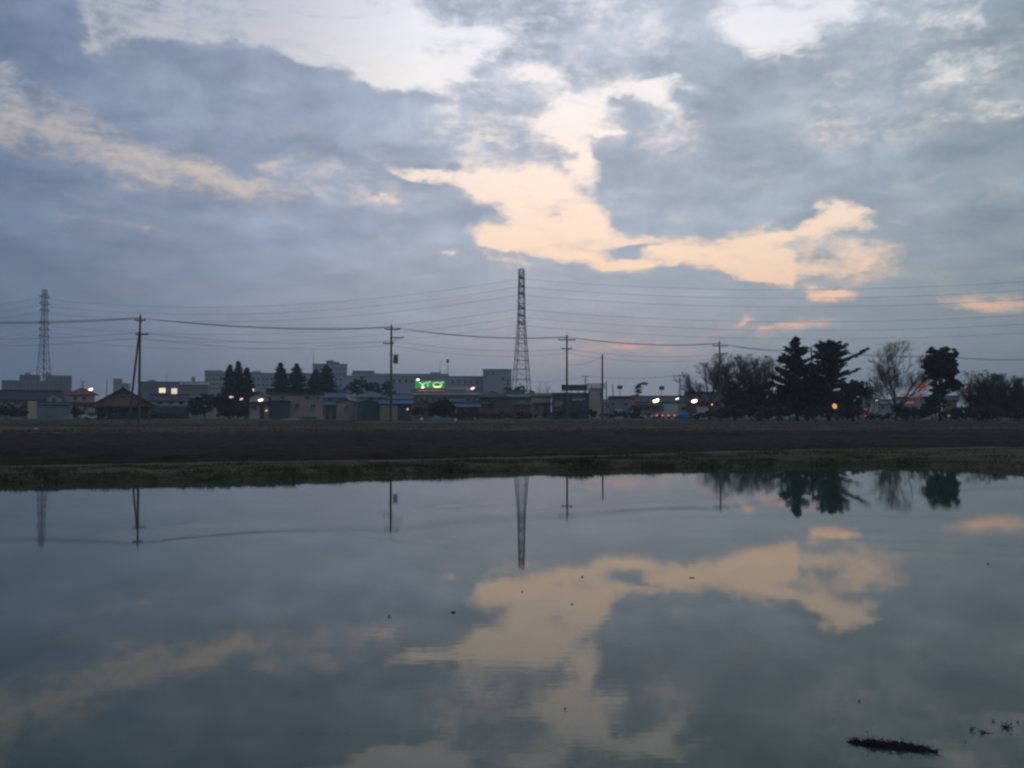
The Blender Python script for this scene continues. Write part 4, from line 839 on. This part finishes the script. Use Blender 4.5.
# ------------------------------------------------------------------ vegetation
from mathutils import Quaternion
def leaf_mat(name, c0, c1):
    m = mat(name, c0, .8, 0, 1); nt = m.node_tree; r = [n for n in nt.nodes if n.type == 'VALTORGB'][0]
    r.color_ramp.elements[0].color = (*c0, 1); r.color_ramp.elements[1].color = (*c1, 1); return m
L_con = leaf_mat('conifer_needles', (.022, .034, .022), (.05, .065, .036))
L_ever = leaf_mat('evergreen_leaves', (.02, .034, .018), (.055, .07, .032))
L_scrub = leaf_mat('scrub_leaves', (.035, .036, .022), (.075, .065, .038))
twig = mat('twig_bark', (.06, .048, .042), .95, .3, .6)
class Leaves:
    def __init__(s, seed): s.P = []; s.S = []; s.F = []; s.r = random.Random(seed)
    def clump(s, c, r, n, size, flat=0):
        g = s.r
        for _ in range(n):
            v = Vector((g.gauss(0, 1), g.gauss(0, 1), g.gauss(0, 1))); v.normalize(); v *= g.random()**.45
            s.P.append((c[0]+v.x*r[0], c[1]+v.y*r[1], c[2]+v.z*r[2])); s.S.append(size*g.uniform(.5, 1.35)); s.F.append(flat)
    def build(s, name, m, parent):
        rng = np.random.default_rng(len(s.P)); P = np.array(s.P); n = len(P); S = np.array(s.S)[:, None]; Fl = np.array(s.F)[:, None]
        nrm = rng.normal(0, 1, (n, 3)); nrm[:, 2:] += Fl*2.5; nrm /= np.linalg.norm(nrm, axis=1, keepdims=True)
        t = np.cross(nrm, rng.normal(0, 1, (n, 3))); t /= np.linalg.norm(t, axis=1, keepdims=True); u = np.cross(nrm, t)
        j = lambda: rng.uniform(.55, 1.1, (n, 1))
        v = np.stack([P - t*S*.62*j(), P + u*S*.42*j(), P + t*S*.62*j(), P - u*S*.42*j()], 1).reshape(-1, 3).astype(np.float32)
        me = bpy.data.meshes.new(name); me.vertices.add(4*n); me.loops.add(4*n); me.polygons.add(n)
        me.vertices.foreach_set('co', v.ravel()); me.loops.foreach_set('vertex_index', np.arange(4*n, dtype=np.int32))
        me.polygons.foreach_set('loop_start', np.arange(0, 4*n, 4, dtype=np.int32)); me.polygons.foreach_set('loop_total', np.full(n, 4, dtype=np.int32))
        me.update(calc_edges=True); me.materials.append(m)
        o = bpy.data.objects.new(name, me); COL.objects.link(o); o.parent = parent; return o
def root_at(px, D, name, label, cat='tree', group=None):
    a = at(px, 417, D); z0 = zg(a.x, D) - .12
    return thing(name, label, cat, (a.x, D, z0), 0, group), a.x, z0
def top_h(py, D, z0): return at(512, py, D).z - z0

def spire(px, ytop, D, rpx, label, seed, group):
    """pointed conifer: whorls of boughs shortening to the tip"""
    t, x, z0 = root_at(px, D, 'conifer_tree', label, 'tree', group); H = top_h(ytop, D, z0); g = random.Random(seed); Rm = rpx*mpp(D)
    tr = MB(); tr.tube((0, 0, 0), (0, 0, H*.97), .22, .03, 7); lv = Leaves(seed); h = H*.12
    while h < H*.99:
        f = 1 - h/H; L_ = Rm*f**.72*g.uniform(.62, 1.15) + .12
        for b in range(10):
            a = g.uniform(0, 6.28); l = L_*g.uniform(.65, 1.12); n = max(2, int(l/.28))
            for i in range(n):
                s = (i+.6)/n; p = (math.cos(a)*l*s, math.sin(a)*l*s, h - .28*l*s + .12*l*s*s)
                lv.clump(p, (.34, .34, .2), 7, .46, .4)
            tr.tube((0, 0, h), (math.cos(a)*l*.8, math.sin(a)*l*.8, h-.16*l), .025, .01, 3, cap=False)
        h += .36 + .16*f
    lv.clump((0, 0, H-.35), (.16, .16, .45), 24, .3)
    tr.build('trunk', bark, t); lv.build('crown', L_con, t); return t
def cedar(px, ytop, D, label, seed, boughs, H0=.1, rad=3.4, lean=0, prof=None):
    """broad cedar: flat sprays layered on long level boughs, some reaching out"""
    t, x, z0 = root_at(px, D, 'cedar_tree', label); H = top_h(ytop, D, z0); g = random.Random(seed)
    tr = MB(); tr.path([(lean*s*s, 0, H*s) for s in (0, .25, .5, .75, 1)], [.34, .27, .2, .12, .03], 8); lv = Leaves(seed+1)
    def bough(h, a, l, up=.12, thick=.37, dens=1.0):
        x0 = lean*(h/H)**2; pts = []
        for i in range(6):
            s = i/5; pts.append((x0+math.cos(a)*l*s, math.sin(a)*l*s, h + l*(up*s + .14*s*s) - .05*l*math.sin(s*3.1)))
        tr.path(pts, [.09*(1-i/5.5)*min(1, l/2)+.012 for i in range(6)], 4)
        n = max(3, int(l/.3))
        for i in range(n):
            s = .15+.85*(i+.5)/n; k = s*5; i0 = min(int(k), 4); p = Vector(pts[i0]).lerp(Vector(pts[i0+1]), k-i0)
            wv = (.25 + .65*math.sin(min(s*1.25, 1)*2.6))*thick*1.9*min(1, .3 + l/2.2)
            lv.clump(p + Vector((0, 0, .06)), (wv*1.1, wv*1.1, thick*.5), int(20*dens), .38, .8)
    n = int(H*10.5)
    for i in range(n):
        h = H*(H0 + (1-H0-.03)*(i/n)); f = 1-h/H
        l = (float(np.interp(h/H, [q[0] for q in prof], [q[1] for q in prof])) if prof else rad*(.18+.82*f**.7))*g.uniform(.55, 1.1)
        bough(h, g.uniform(0, 6.28), l, g.uniform(-.02, .2), .37)
    for py, dx, ln, up in boughs:      # the long ones that break the outline
        h = top_h(py, D, z0); bough(h - up*abs(ln)*.5, 0 if ln > 0 else math.pi, abs(ln), up, .34, 1.1)
    lv.clump((lean, 0, H-.4), (.08, .08, .5), 14, .2)
    tr.build('trunk', bark, t); lv.build('crown', L_con, t); return t
def broadleaf(px, ytop, D, label, seed, lobes, m=None, name='evergreen_tree', trunk_r=.28, size=.34, dens=55, cat='tree', group=None, ybase=417):
    """lobes in pixels: (px, py, rx, ry) of leafy masses on limbs"""
    t, x, z0 = root_at(px, D, name, label, cat, group); g = random.Random(seed); k = mpp(D); lv = Leaves(seed); tr = MB()
    zt = min(l[1] for l in lobes); H = top_h(zt, D, z0)
    if trunk_r: tr.path([(.1*mn.noise((i, seed, 0)), .1*mn.noise((i, 0, seed)), H*.9*i/5) for i in range(6)], [trunk_r*(1-.16*i) for i in range(6)], 7)
    for lx, ly, rx, ry in lobes:
        c = Vector((at(lx, 400, D).x - x, g.uniform(-.35, .35)*rx*k, top_h(ly, D, z0))); rx_, rz_ = rx*k, ry*k
        if trunk_r: tr.tube((0, 0, max(.4, c.z*.55)), c, trunk_r*.4, .03, 5)
        n = max(6, int(rx*ry*.55))
        for i in range(n):
            v = Vector((g.gauss(0, 1), g.gauss(0, 1), g.gauss(0, 1))).normalized()*g.random()**.38
            if c.z + v.z*rz_ < .12: v.z = (.15 - c.z)/rz_
            q = c + Vector((v.x*rx_, v.y*rx_*.9, v.z*rz_)); s = g.uniform(.3, .62)
            lv.clump(q, (s, s, s*.62), max(5, int(dens*.5)), size*1.25, .3)
    if trunk_r: tr.build('trunk', bark, t)
    else:
        [tr.tube((g.uniform(-.6, .6), g.uniform(-.3, .3), 0), (g.uniform(-1.2, 1.2), g.uniform(-.5, .5), H*.7), .04, .015, 4) for _ in range(7)]; tr.build('stem', bark, t)
    lv.build('crown' if trunk_r else 'foliage', m or L_ever, t); return t
def bare(px, ytop, D, rpx, label, seed, low=.18, name='bare_tree', group='bare winter trees', spread=1.0, levels=5, stems=1):
    """leafless tree: limbs forking down to fine twigs"""
    t, x, z0 = root_at(px, D, name, label, 'tree', group); H = top_h(ytop, D, z0); g = random.Random(seed); Rm = rpx*mpp(D)
    limb, tw = MB(), MB()
    def rot(d, an):
        ax = d.orthogonal().normalized(); ax.rotate(Quaternion(d, g.uniform(0, 6.28))); v = Vector(d); v.rotate(Quaternion(ax, an)); return v
    def grow(p, d, l, r, lev):
        seg = 5 if lev < 3 else 3; pts = [Vector(p)]; dd = Vector(d)
        for i in range(seg):
            dd = (dd + Vector((g.gauss(0, .10), g.gauss(0, .10), g.gauss(.05, .06)))).normalized(); pts.append(pts[-1] + dd*l/seg)
        r1 = max(r*.3, .007); (limb if lev < 2 else tw).path(pts, [r + (r1-r)*i/seg for i in range(seg+1)], 6 if lev < 2 else 3)
        if lev >= levels - 2: return
        nb = (0, 9, 9, 11, 5)[min(lev+1, 4)]
        for b in range(nb):
            s = g.uniform(.22, 1.0); kk = s*seg; i0 = min(int(kk), seg-1); q = pts[i0].lerp(pts[i0+1], kk-i0); t_ = (pts[i0+1]-pts[i0]).normalized()
            v = (rot(t_, g.uniform(.35, .85)*spread) + Vector((0, 0, .10))).normalized()
            grow(q, v, l*g.uniform(.36, .62)*(1.15-.45*s), max((r+(r1-r)*s)*.5, .0085), lev+1)
    for s_ in range(stems):
        p = Vector((g.uniform(-1, 1)*.7*(stems > 1), g.uniform(-1, 1)*.5*(stems > 1), -.05)); hb = H*low*g.uniform(.85, 1.15); rb = .17*H/12/(stems**.5)
        top = p + Vector((g.gauss(0, .03)*hb, g.gauss(0, .03)*hb, hb)); limb.path([p, (p+top)/2, top], [rb*1.25, rb, rb*.9], 8)
        nl = 9 if stems == 1 else 5; a0 = g.uniform(0, 6.28)
        for i in range(nl):
            a = a0 + 6.283*i/nl + g.uniform(-.3, .3); th = g.uniform(.25, 1.22)*spread if i else .08
            grow(top - Vector((0, 0, g.uniform(0, .25)*hb)), (math.sin(th)*math.cos(a), math.sin(th)*math.sin(a), math.cos(th)), (H-hb)*g.uniform(.62, .86)*(1-.18*th), rb*.55, 0)
    # fit the grown tree to its real height and spread
    zs = sorted(v[2] for v in tw.v)[int(len(tw.v)*.97)]; xs_ = sorted(abs(v[0]) for v in tw.v)[int(len(tw.v)*.8)]; ky = .86*Rm/max(xs_, .1)
    for mb in (limb, tw): mb.v = [(v[0]*ky, v[1]*ky, (lambda z: z if z < .97*H else .97*H + (z-.97*H)*.25)(v[2]*H/zs)) for v in mb.v]
    limb.build('trunk', twig, t, True, False); tw.build('crown', twig, t, True, False); return t

# left: pointed conifers, clipped bushes, round trees
for i, (px, yt, rp, tx) in enumerate(((229.5, 364.5, 7, 'left of a tight trio above the clipped bushes'), (238, 361, 7, 'tallest, in the middle of a tight trio above the clipped bushes'), (246.5, 367, 7.5, 'right of a tight trio above the clipped bushes'))):
    spire(px, yt, 226 + 3*i, rp+11, 'dark pointed conifer ' + tx, 20+i, 'pointed conifers among the houses')
for i, (px, yt, tx) in enumerate(((280.3, 362, 'first from the left in the row behind the long beige house'), (296.3, 363.5, 'second from the left in the row behind the long beige house'), (315.5, 370, 'shorter one, third in the row behind the long beige house'), (326, 364.5, 'last on the right in the row behind the long beige house'))):
    spire(px, yt, 262 + 4*(i % 2), 25, 'spiky dark conifer ' + tx, 30+i, 'pointed conifers among the houses')
broadleaf(205, 393, 208, 'broad dark clipped bush left of the pointed trio', 41, [(196, 403, 8, 7), (207, 402, 12, 8.5), (200, 409, 12, 6)], name='clipped_bush', trunk_r=0, cat='bush', dens=60)
broadleaf(229, 393, 206, 'broad dark clipped bush under the pointed trio', 42, [(222, 402, 11, 9), (233, 403, 8, 8.5), (228, 410, 12, 6)], name='clipped_bush', trunk_r=0, cat='bush', dens=60)
broadleaf(247, 403, 200, 'small dark shrub right of the clipped bushes', 43, [(247, 407, 6, 5)], name='shrub', trunk_r=0, cat='bush')
broadleaf(7, 403, 180, 'dark hedge bush at the far left before the long low house', 44, [(-4, 410, 10, 7), (8, 410, 10, 6.4), (20, 411, 8, 5.4)], name='shrub', trunk_r=0, cat='bush')
broadleaf(78, 409, 194, 'small shrub under the windows of the red roofed house', 45, [(76, 412, 5, 4.4), (83, 413, 4, 3)], name='shrub', trunk_r=0, cat='bush', m=L_scrub)
broadleaf(359, 379, 300, 'large round dark tree rising behind the green roofed house', 46, [(352, 389, 9, 8), (361, 386, 11, 9), (370, 389, 10, 8)], size=.5)
broadleaf(385, 381, 305, 'round dark tree behind the pole with the transformer', 47, [(381, 389, 8, 7), (389, 389, 7, 8)], size=.5)
broadleaf(441, 398.5, 182, 'round dark tree on the field edge below the green sign', 48, [(441, 407, 10, 9.5), (434, 410, 7, 7), (449, 410, 7, 7)], name='round_tree', trunk_r=.16)
broadleaf(420, 406, 184, 'low dark bush left of the round dark tree', 49, [(420, 411, 5, 4.4), (414, 413, 4, 3)], name='shrub', trunk_r=0, cat='bush')
broadleaf(517, 384, 335, 'bushy tree at the foot of the central pylon', 50, [(513, 391, 8, 6), (521, 392, 7, 6)], size=.5, m=L_scrub)
bare(545, 383, 325, 8, 'small bare tree right of the central pylon', 51, stems=2, levels=4)
broadleaf(534, 390, 320, 'low bush between the central pylon and the small bare tree', 52, [(533, 394, 5, 4)], name='shrub', trunk_r=0, cat='bush', size=.5)
broadleaf(592, 409, 190, 'dark low shrub in front of the narrow cream building', 53, [(592, 413, 5, 4)], name='shrub', trunk_r=0, cat='bush')
broadleaf(634, 405, 205, 'dark shrub below the orange red pole sign', 54, [(634, 410, 5, 5)], name='shrub', trunk_r=0, cat='bush')
broadleaf(638, 384, 290, 'slim dark tree leaning over the long store roof', 55, [(638, 391, 3, 6.5), (640, 386, 3.4, 2.6), (645, 383.4, 3, 1)], size=.42, trunk_r=.2)
broadleaf(555, 409, 192, 'dark scrub along the foot of the dark green shop', 56, [(548, 413, 6, 3.6), (560, 414, 8, 3), (572, 414, 6, 2.6)], name='shrub', trunk_r=0, cat='bush', m=L_scrub)
broadleaf(700, 412, 180, 'low scrub right of the blue tarpaulin', 57, [(698, 415, 6, 2.6), (708, 414, 6, 3.4)], name='shrub', trunk_r=0, cat='bush', m=L_scrub)
# right: the clump of trees
bare(710, 362, 196, 25, 'bare tree with a low wide crown, leftmost of the trees on the right', 61, low=.2)
bare(736, 353, 190, 26, 'tall bare tree right behind the pole with wide arms', 62, low=.17)
bare(759, 355, 186, 21, 'bare tree standing just left of the tall cedars', 63, low=.17)
broadleaf(735, 380, 166, 'dark evergreen tree beside the pole with wide arms', 64, [(730, 389, 7, 8), (738, 392, 8, 9), (733, 403, 10, 10), (744, 404, 8, 11)], dens=60)
broadleaf(760, 381, 168, 'dark evergreen tree between the bare trees and the cedars', 65, [(753, 390, 8, 8), (764, 388, 9, 8), (757, 402, 11, 10), (769, 401, 8, 11)], dens=60)
cedar(797, 335.5, 156, 'tall dark cedar with a pointed top, left of a close pair', 66, [(362, 0, -2.6, .1), (371, 0, -3.2, .05), (380, 0, -3.6, .0), (350, 0, -1.9, .2)], prof=[(0, 3.4), (.25, 4.4), (.5, 4.0), (.7, 3.0), (.84, 1.6), (.92, .8), (.97, .35), (1, .1)])
cedar(829, 339, 154, 'dark cedar with boughs reaching right, right of a close pair', 67, [(348, 0, 2.9, .16), (355, 0, 2.5, .08), (358, 0, 6.2, .22), (362, 0, 3.6, .14), (374.5, 0, 4.8, .1), (345, 0, 1.8, .3), (349, 0, -2.4, .15), (366, 0, -3, 0)], lean=.25, prof=[(0, 2.8), (.3, 3.3), (.6, 3.2), (.8, 2.8), (.92, 1.8), (.97, .9), (1, .25)])
broadleaf(808, 370, 160, 'dense dark undergrowth tree filling the gap between the two cedars', 68, [(793, 396, 16, 16), (812, 388, 10, 18), (825, 394, 9, 16), (783, 404, 11, 11), (812, 403, 18, 12)], dens=60)
broadleaf(853, 378, 150, 'dark spreading evergreen under the long cedar bough', 69, [(847, 394, 8, 9), (856, 388, 9, 8), (863, 392, 8, 6), (852, 404, 9, 11), (842, 405, 5, 8)], dens=56)
bare(896, 342, 168, 27, 'large bare tree with a wide fan of twigs between the evergreens', 70, low=.16, spread=.95, levels=5)
bare(868, 380, 176, 14, 'low bare bush tree left of the large bare tree', 71, low=.15, stems=3, levels=4)
broadleaf(940, 345, 146, 'tall round evergreen tree on a bare trunk right of the large bare tree', 72, [(936, 356, 9, 9.5), (948, 356, 8.5, 9), (931, 366, 9, 8), (944, 370, 12, 10), (955, 384, 9, 7), (942, 388, 10, 7), (934, 377, 6, 6), (949, 362, 8, 8)], dens=62, trunk_r=.3)
broadleaf(934, 392, 150, 'dark shrubs under the tall round evergreen', 73, [(930, 405, 8, 10), (938, 400, 7, 9), (926, 411, 6, 6)], name='shrub', trunk_r=0, cat='bush', dens=56)
broadleaf(905, 402, 158, 'dark low shrub at the foot of the large bare tree', 74, [(900, 410, 6, 6), (910, 412, 7, 5)], name='shrub', trunk_r=0, cat='bush')
for i, (px, yt, rp, tx) in enumerate(((980, 372, 14, 'left of the thicket at the right edge'), (1000, 374, 15, 'in the middle of the thicket at the right edge'), (1024, 378, 15, 'at the right edge of the frame'))):
    bare(px, yt, 152+3*i, rp, 'dense twiggy bare tree ' + tx, 80+i, low=.14, stems=4, levels=5, spread=1.1)
broadleaf(990, 380, 158, 'dark bushes filling the left of the thicket', 84, [(983, 406, 8, 9), (997, 402, 11, 9), (990, 411, 13, 6)], name='thicket_bush', trunk_r=0, cat='bush', m=L_scrub, dens=50)
broadleaf(1018, 380, 160, 'dark bushes filling the right of the thicket', 85, [(1010, 402, 10, 9), (1026, 401, 12, 9), (1018, 410, 14, 8)], name='thicket_bush', trunk_r=0, cat='bush', m=L_scrub, dens=50)
for i, (px, D, lb) in enumerate(((728, 158, 'low bramble at the foot of the pole with wide arms'), (752, 158, 'low bramble below the left evergreens'), (778, 150, 'low bramble before the tall cedars'), (815, 148, 'low bramble before the right cedar'), (848, 144, 'low bramble before the spreading evergreen'), (880, 150, 'low bramble left of the large bare tree'), (912, 146, 'low bramble right of the large bare tree'), (960, 144, 'low bramble right of the tall round evergreen'), (985, 146, 'low bramble before the thicket'), (1014, 147, 'low bramble at the right edge of the frame'))):
    lo_ = 1 if px in (880, 912) else 0
    broadleaf(px, 412, D, lb, 90+i, [(px-7, 415.6, 8, 2.6), (px+6, 415.4, 9, 3)] if lo_ else [(px-9, 413.5, 10, 5), (px+6, 412.5, 11, 6.4), (px-1, 410.5, 5, 5)], name='bramble', trunk_r=0, cat='bush', m=L_scrub, size=.26, dens=46, group='brambles along the foot of the trees')
# left hedge line in front of the houses
for i, (px, D, lb) in enumerate(((110, 186, 'low dark hedge before the tan farmhouse'), (165, 186, 'low dark hedge before the white walled house'), (470, 180, 'low weeds before the garden shed'), (515, 182, 'low weeds below the central pylon'), (625, 184, 'low weeds before the grey workshop'))):
    broadleaf(px, 411, D, lb, 110+i, [(px-14, 415, 12, 3), (px+2, 415, 12, 3.4), (px+15, 415.4, 10, 2.6)], name='low_hedge', trunk_r=0, cat='hedge', m=L_scrub, size=.28, dens=40, group='low hedges before the houses')

# ------------------------------------------------------------------ in the water
def wat(px, py): # where the water surface is seen at that pixel
    a = at(px, py, 1.0); s = -CAM.z/(a.z - CAM.z); return CAM + (a - CAM)*s
mud = soil_mat('wet_mud', [(.3, (.012, .012, .011)), (.6, (.028, .026, .022)), (.8, (.05, .046, .04))], (9, 9, 9), .5, 60)
p0, p1 = wat(846, 741), wat(939, 753); c = (p0+p1)/2; ln = (p1-p0).length; ang_ = math.atan2(p1.y-p0.y, p1.x-p0.x)
t = thing('mud_clump', 'long dark clump of mud and rotten straw breaking the water at the lower right', 'mud clump', (c.x, c.y, 0), ang_)
q = MB(); nx, ny = 90, 26
for j in range(ny+1):
    for i in range(nx+1):
        u_ = i/nx*2-1; v_ = j/ny*2-1; env_ = max(0, 1-abs(u_)**2.4)**.6
        hw = .058*env_*(1+.35*mn.noise((u_*5, 1, 0))) + .004
        x_ = u_*ln*.5; y_ = v_*hw + .014*math.sin(u_*2.3)
        z_ = (.036*env_*(1-v_*v_)**.8*(.75+.7*mn.noise((u_*7, v_*1.5, 4)) + .5*mn.noise((u_*22, v_*4, 8)))) - .006*(abs(v_) > .93) - .004
        q.v.append((x_, y_, z_))
for j in range(ny):
    for i in range(nx): q.f.append((j*(nx+1)+i, j*(nx+1)+i+1, (j+1)*(nx+1)+i+1, (j+1)*(nx+1)+i)); q.m.append(0)
q.build('mud', mud, t)
st = mat('rotten_straw', (.055, .05, .04), .9, .4, 40); g = random.Random(4); q = MB()
for i in range(150):
    u_ = g.uniform(-.95, .95); x_ = u_*ln*.5; y_ = g.gauss(0, .028)*(1-u_*u_)**.5; a_ = g.uniform(0, 6.28); l_ = g.uniform(.015, .05); z_ = .012 + .018*(1-u_*u_)
    q.tube((x_, y_, z_), (x_+math.cos(a_)*l_, y_+math.sin(a_)*l_, z_+g.uniform(-.012, .012)), .0016, .001, 3)
q.build('straw', st, t)
q = MB()
for x_, h_ in ((-.135, .05), (.055, .035), (.11, .025), (-.05, .02)):
    q.path([(x_, 0, .02), (x_+.004, 0, .02+h_*.6), (x_-.002, 0, .02+h_)], [.0018, .0014, .0008], 4); q.ball((x_-.002, 0, .022+h_), (.004, .003, .006), 6, 4)
q.build('sprout', st, t)
weed = mat('wet_weed', (.02, .026, .018), .7, .3, 30)
def weed_plant(px, py, size, n, seed, label):
    c = wat(px, py); t = thing('water_weed', label, 'weed', (c.x, c.y, 0), 0, 'weeds standing in the water'); g = random.Random(seed); s_, l_ = MB(), MB()
    for i in range(n):
        a_ = g.uniform(0, 6.28); l = size*g.uniform(.5, 1.1); e = g.uniform(.25, 1.2); d = Vector((math.cos(a_)*math.cos(e), math.sin(a_)*math.cos(e)*.7, math.sin(e)))
        pts = [Vector((g.gauss(0, size*.12), g.gauss(0, size*.1), -.004))]
        for k in range(4): pts.append(pts[-1] + (d + Vector((0, 0, -.12*k)))*l/4)
        s_.path(pts, [.0022, .002, .0016, .0012, .0008], 4)
        for k in range(1, 5):
            for _ in range(2):
                b = pts[k]; v = Vector((g.gauss(0, 1), g.gauss(0, 1), g.gauss(.3, .6))).normalized()*size*.16; w_ = v.orthogonal().normalized()*size*.055
                l_.poly([b, b+v*.5+w_, b+v, b+v*.5-w_])
    for i in range(26): 
        b = Vector((g.gauss(0, size*.16), g.gauss(0, size*.13), abs(g.gauss(.004, .012)))); v = Vector((g.gauss(0, 1), g.gauss(0, 1), g.gauss(.2, .5))).normalized()*size*.2; w_ = v.orthogonal().normalized()*size*.07
        l_.poly([b, b+v*.5+w_, b+v, b+v*.5-w_])
    s_.build('stem', weed, t); l_.build('leaf_cluster', weed, t); return t
weed_plant(1006, 728, .062, 8, 1, 'small bushy weed standing in the water, rightmost at the lower right')
weed_plant(983, 733.5, .05, 7, 2, 'low dark weed left of the bushiest one at the lower right')
weed_plant(972, 731, .045, 3, 3, 'thin weed with few leaves, leftmost beside the low dark weed')
weed_plant(993, 722, .03, 4, 4, 'tiny weed sprig behind the two larger weeds')
weed_plant(1018, 722.5, .02, 3, 5, 'tiny floating sprig at the far right of the weeds')
weed_plant(965, 743, .016, 3, 6, 'tiny sprig between the mud clump and the weeds')
leafm = mat('dead_leaf', (.03, .026, .02), .7, .3, 30)
def bit(px, py, wpx, label, seed, twig_=False):
    c = wat(px, py); g = random.Random(seed); k = (c.y/F)*wpx*.62; q = MB(); n = 10
    ring = [(math.cos(2*math.pi*i/n)*k*.5*(1+.3*g.uniform(-1, 1)), math.sin(2*math.pi*i/n)*k*(.2 if twig_ else .5)*(1+.3*g.uniform(-1, 1)), .002+.004*g.random()) for i in range(n)]
    q.prism(ring, (0, 0, .003 + .003*g.random())); q.tube((-k*.5, 0, .006), (k*.62, .2*k, .008 + .008*(not twig_)), .0025, .0012, 4)
    o = q.build('floating_leaf', leafm); o.location = c; o.rotation_euler = (0, 0, g.uniform(-.4, .4)); return tag(o, label, 'leaf', 'specks floating on the water')
bit(692, 578, 9, 'longest of the floating dark leaves, below the bright opening mirrored in the water', 1, True)
bit(453, 612.5, 7, 'dark curled leaf floating near the middle of the water', 2)
bit(389, 617, 4, 'small speck alone left of the dark curled leaf', 3)
bit(582, 577, 4, 'small speck left of the longest floating leaf', 5); bit(522, 592, 3, 'small floating speck below the mirrored central pylon', 6)
bit(572, 604, 5, 'flat floating leaf bit below the mirrored bright cloud gap', 7, True); bit(988, 564, 4, 'dark speck alone under the mirrored pink streak at the right', 8)
bit(859, 702, 4, 'dark speck floating above the mud clump', 9); bit(565, 710, 3, 'small speck low in the middle of the water', 10)

# ------------------------------------------------------------------ dusk haze
HAZE = 0.00045
hz = MB(); hz.box((0, 950, 46.5), (4900, 3100, 97)); hm = bpy.data.materials.new('dusk_haze'); hm.use_nodes = True; nt = hm.node_tree
for n in list(nt.nodes): nt.nodes.remove(n)
pv = nt.nodes.new('ShaderNodeVolumePrincipled'); pv.inputs['Color'].default_value = (.74, .83, .98, 1); pv.inputs['Density'].default_value = HAZE; pv.inputs['Anisotropy'].default_value = .15
nt.links.new(pv.outputs[0], nt.nodes.new('ShaderNodeOutputMaterial').inputs['Volume'])
tag(hz.build('haze', hm), kind='stuff')
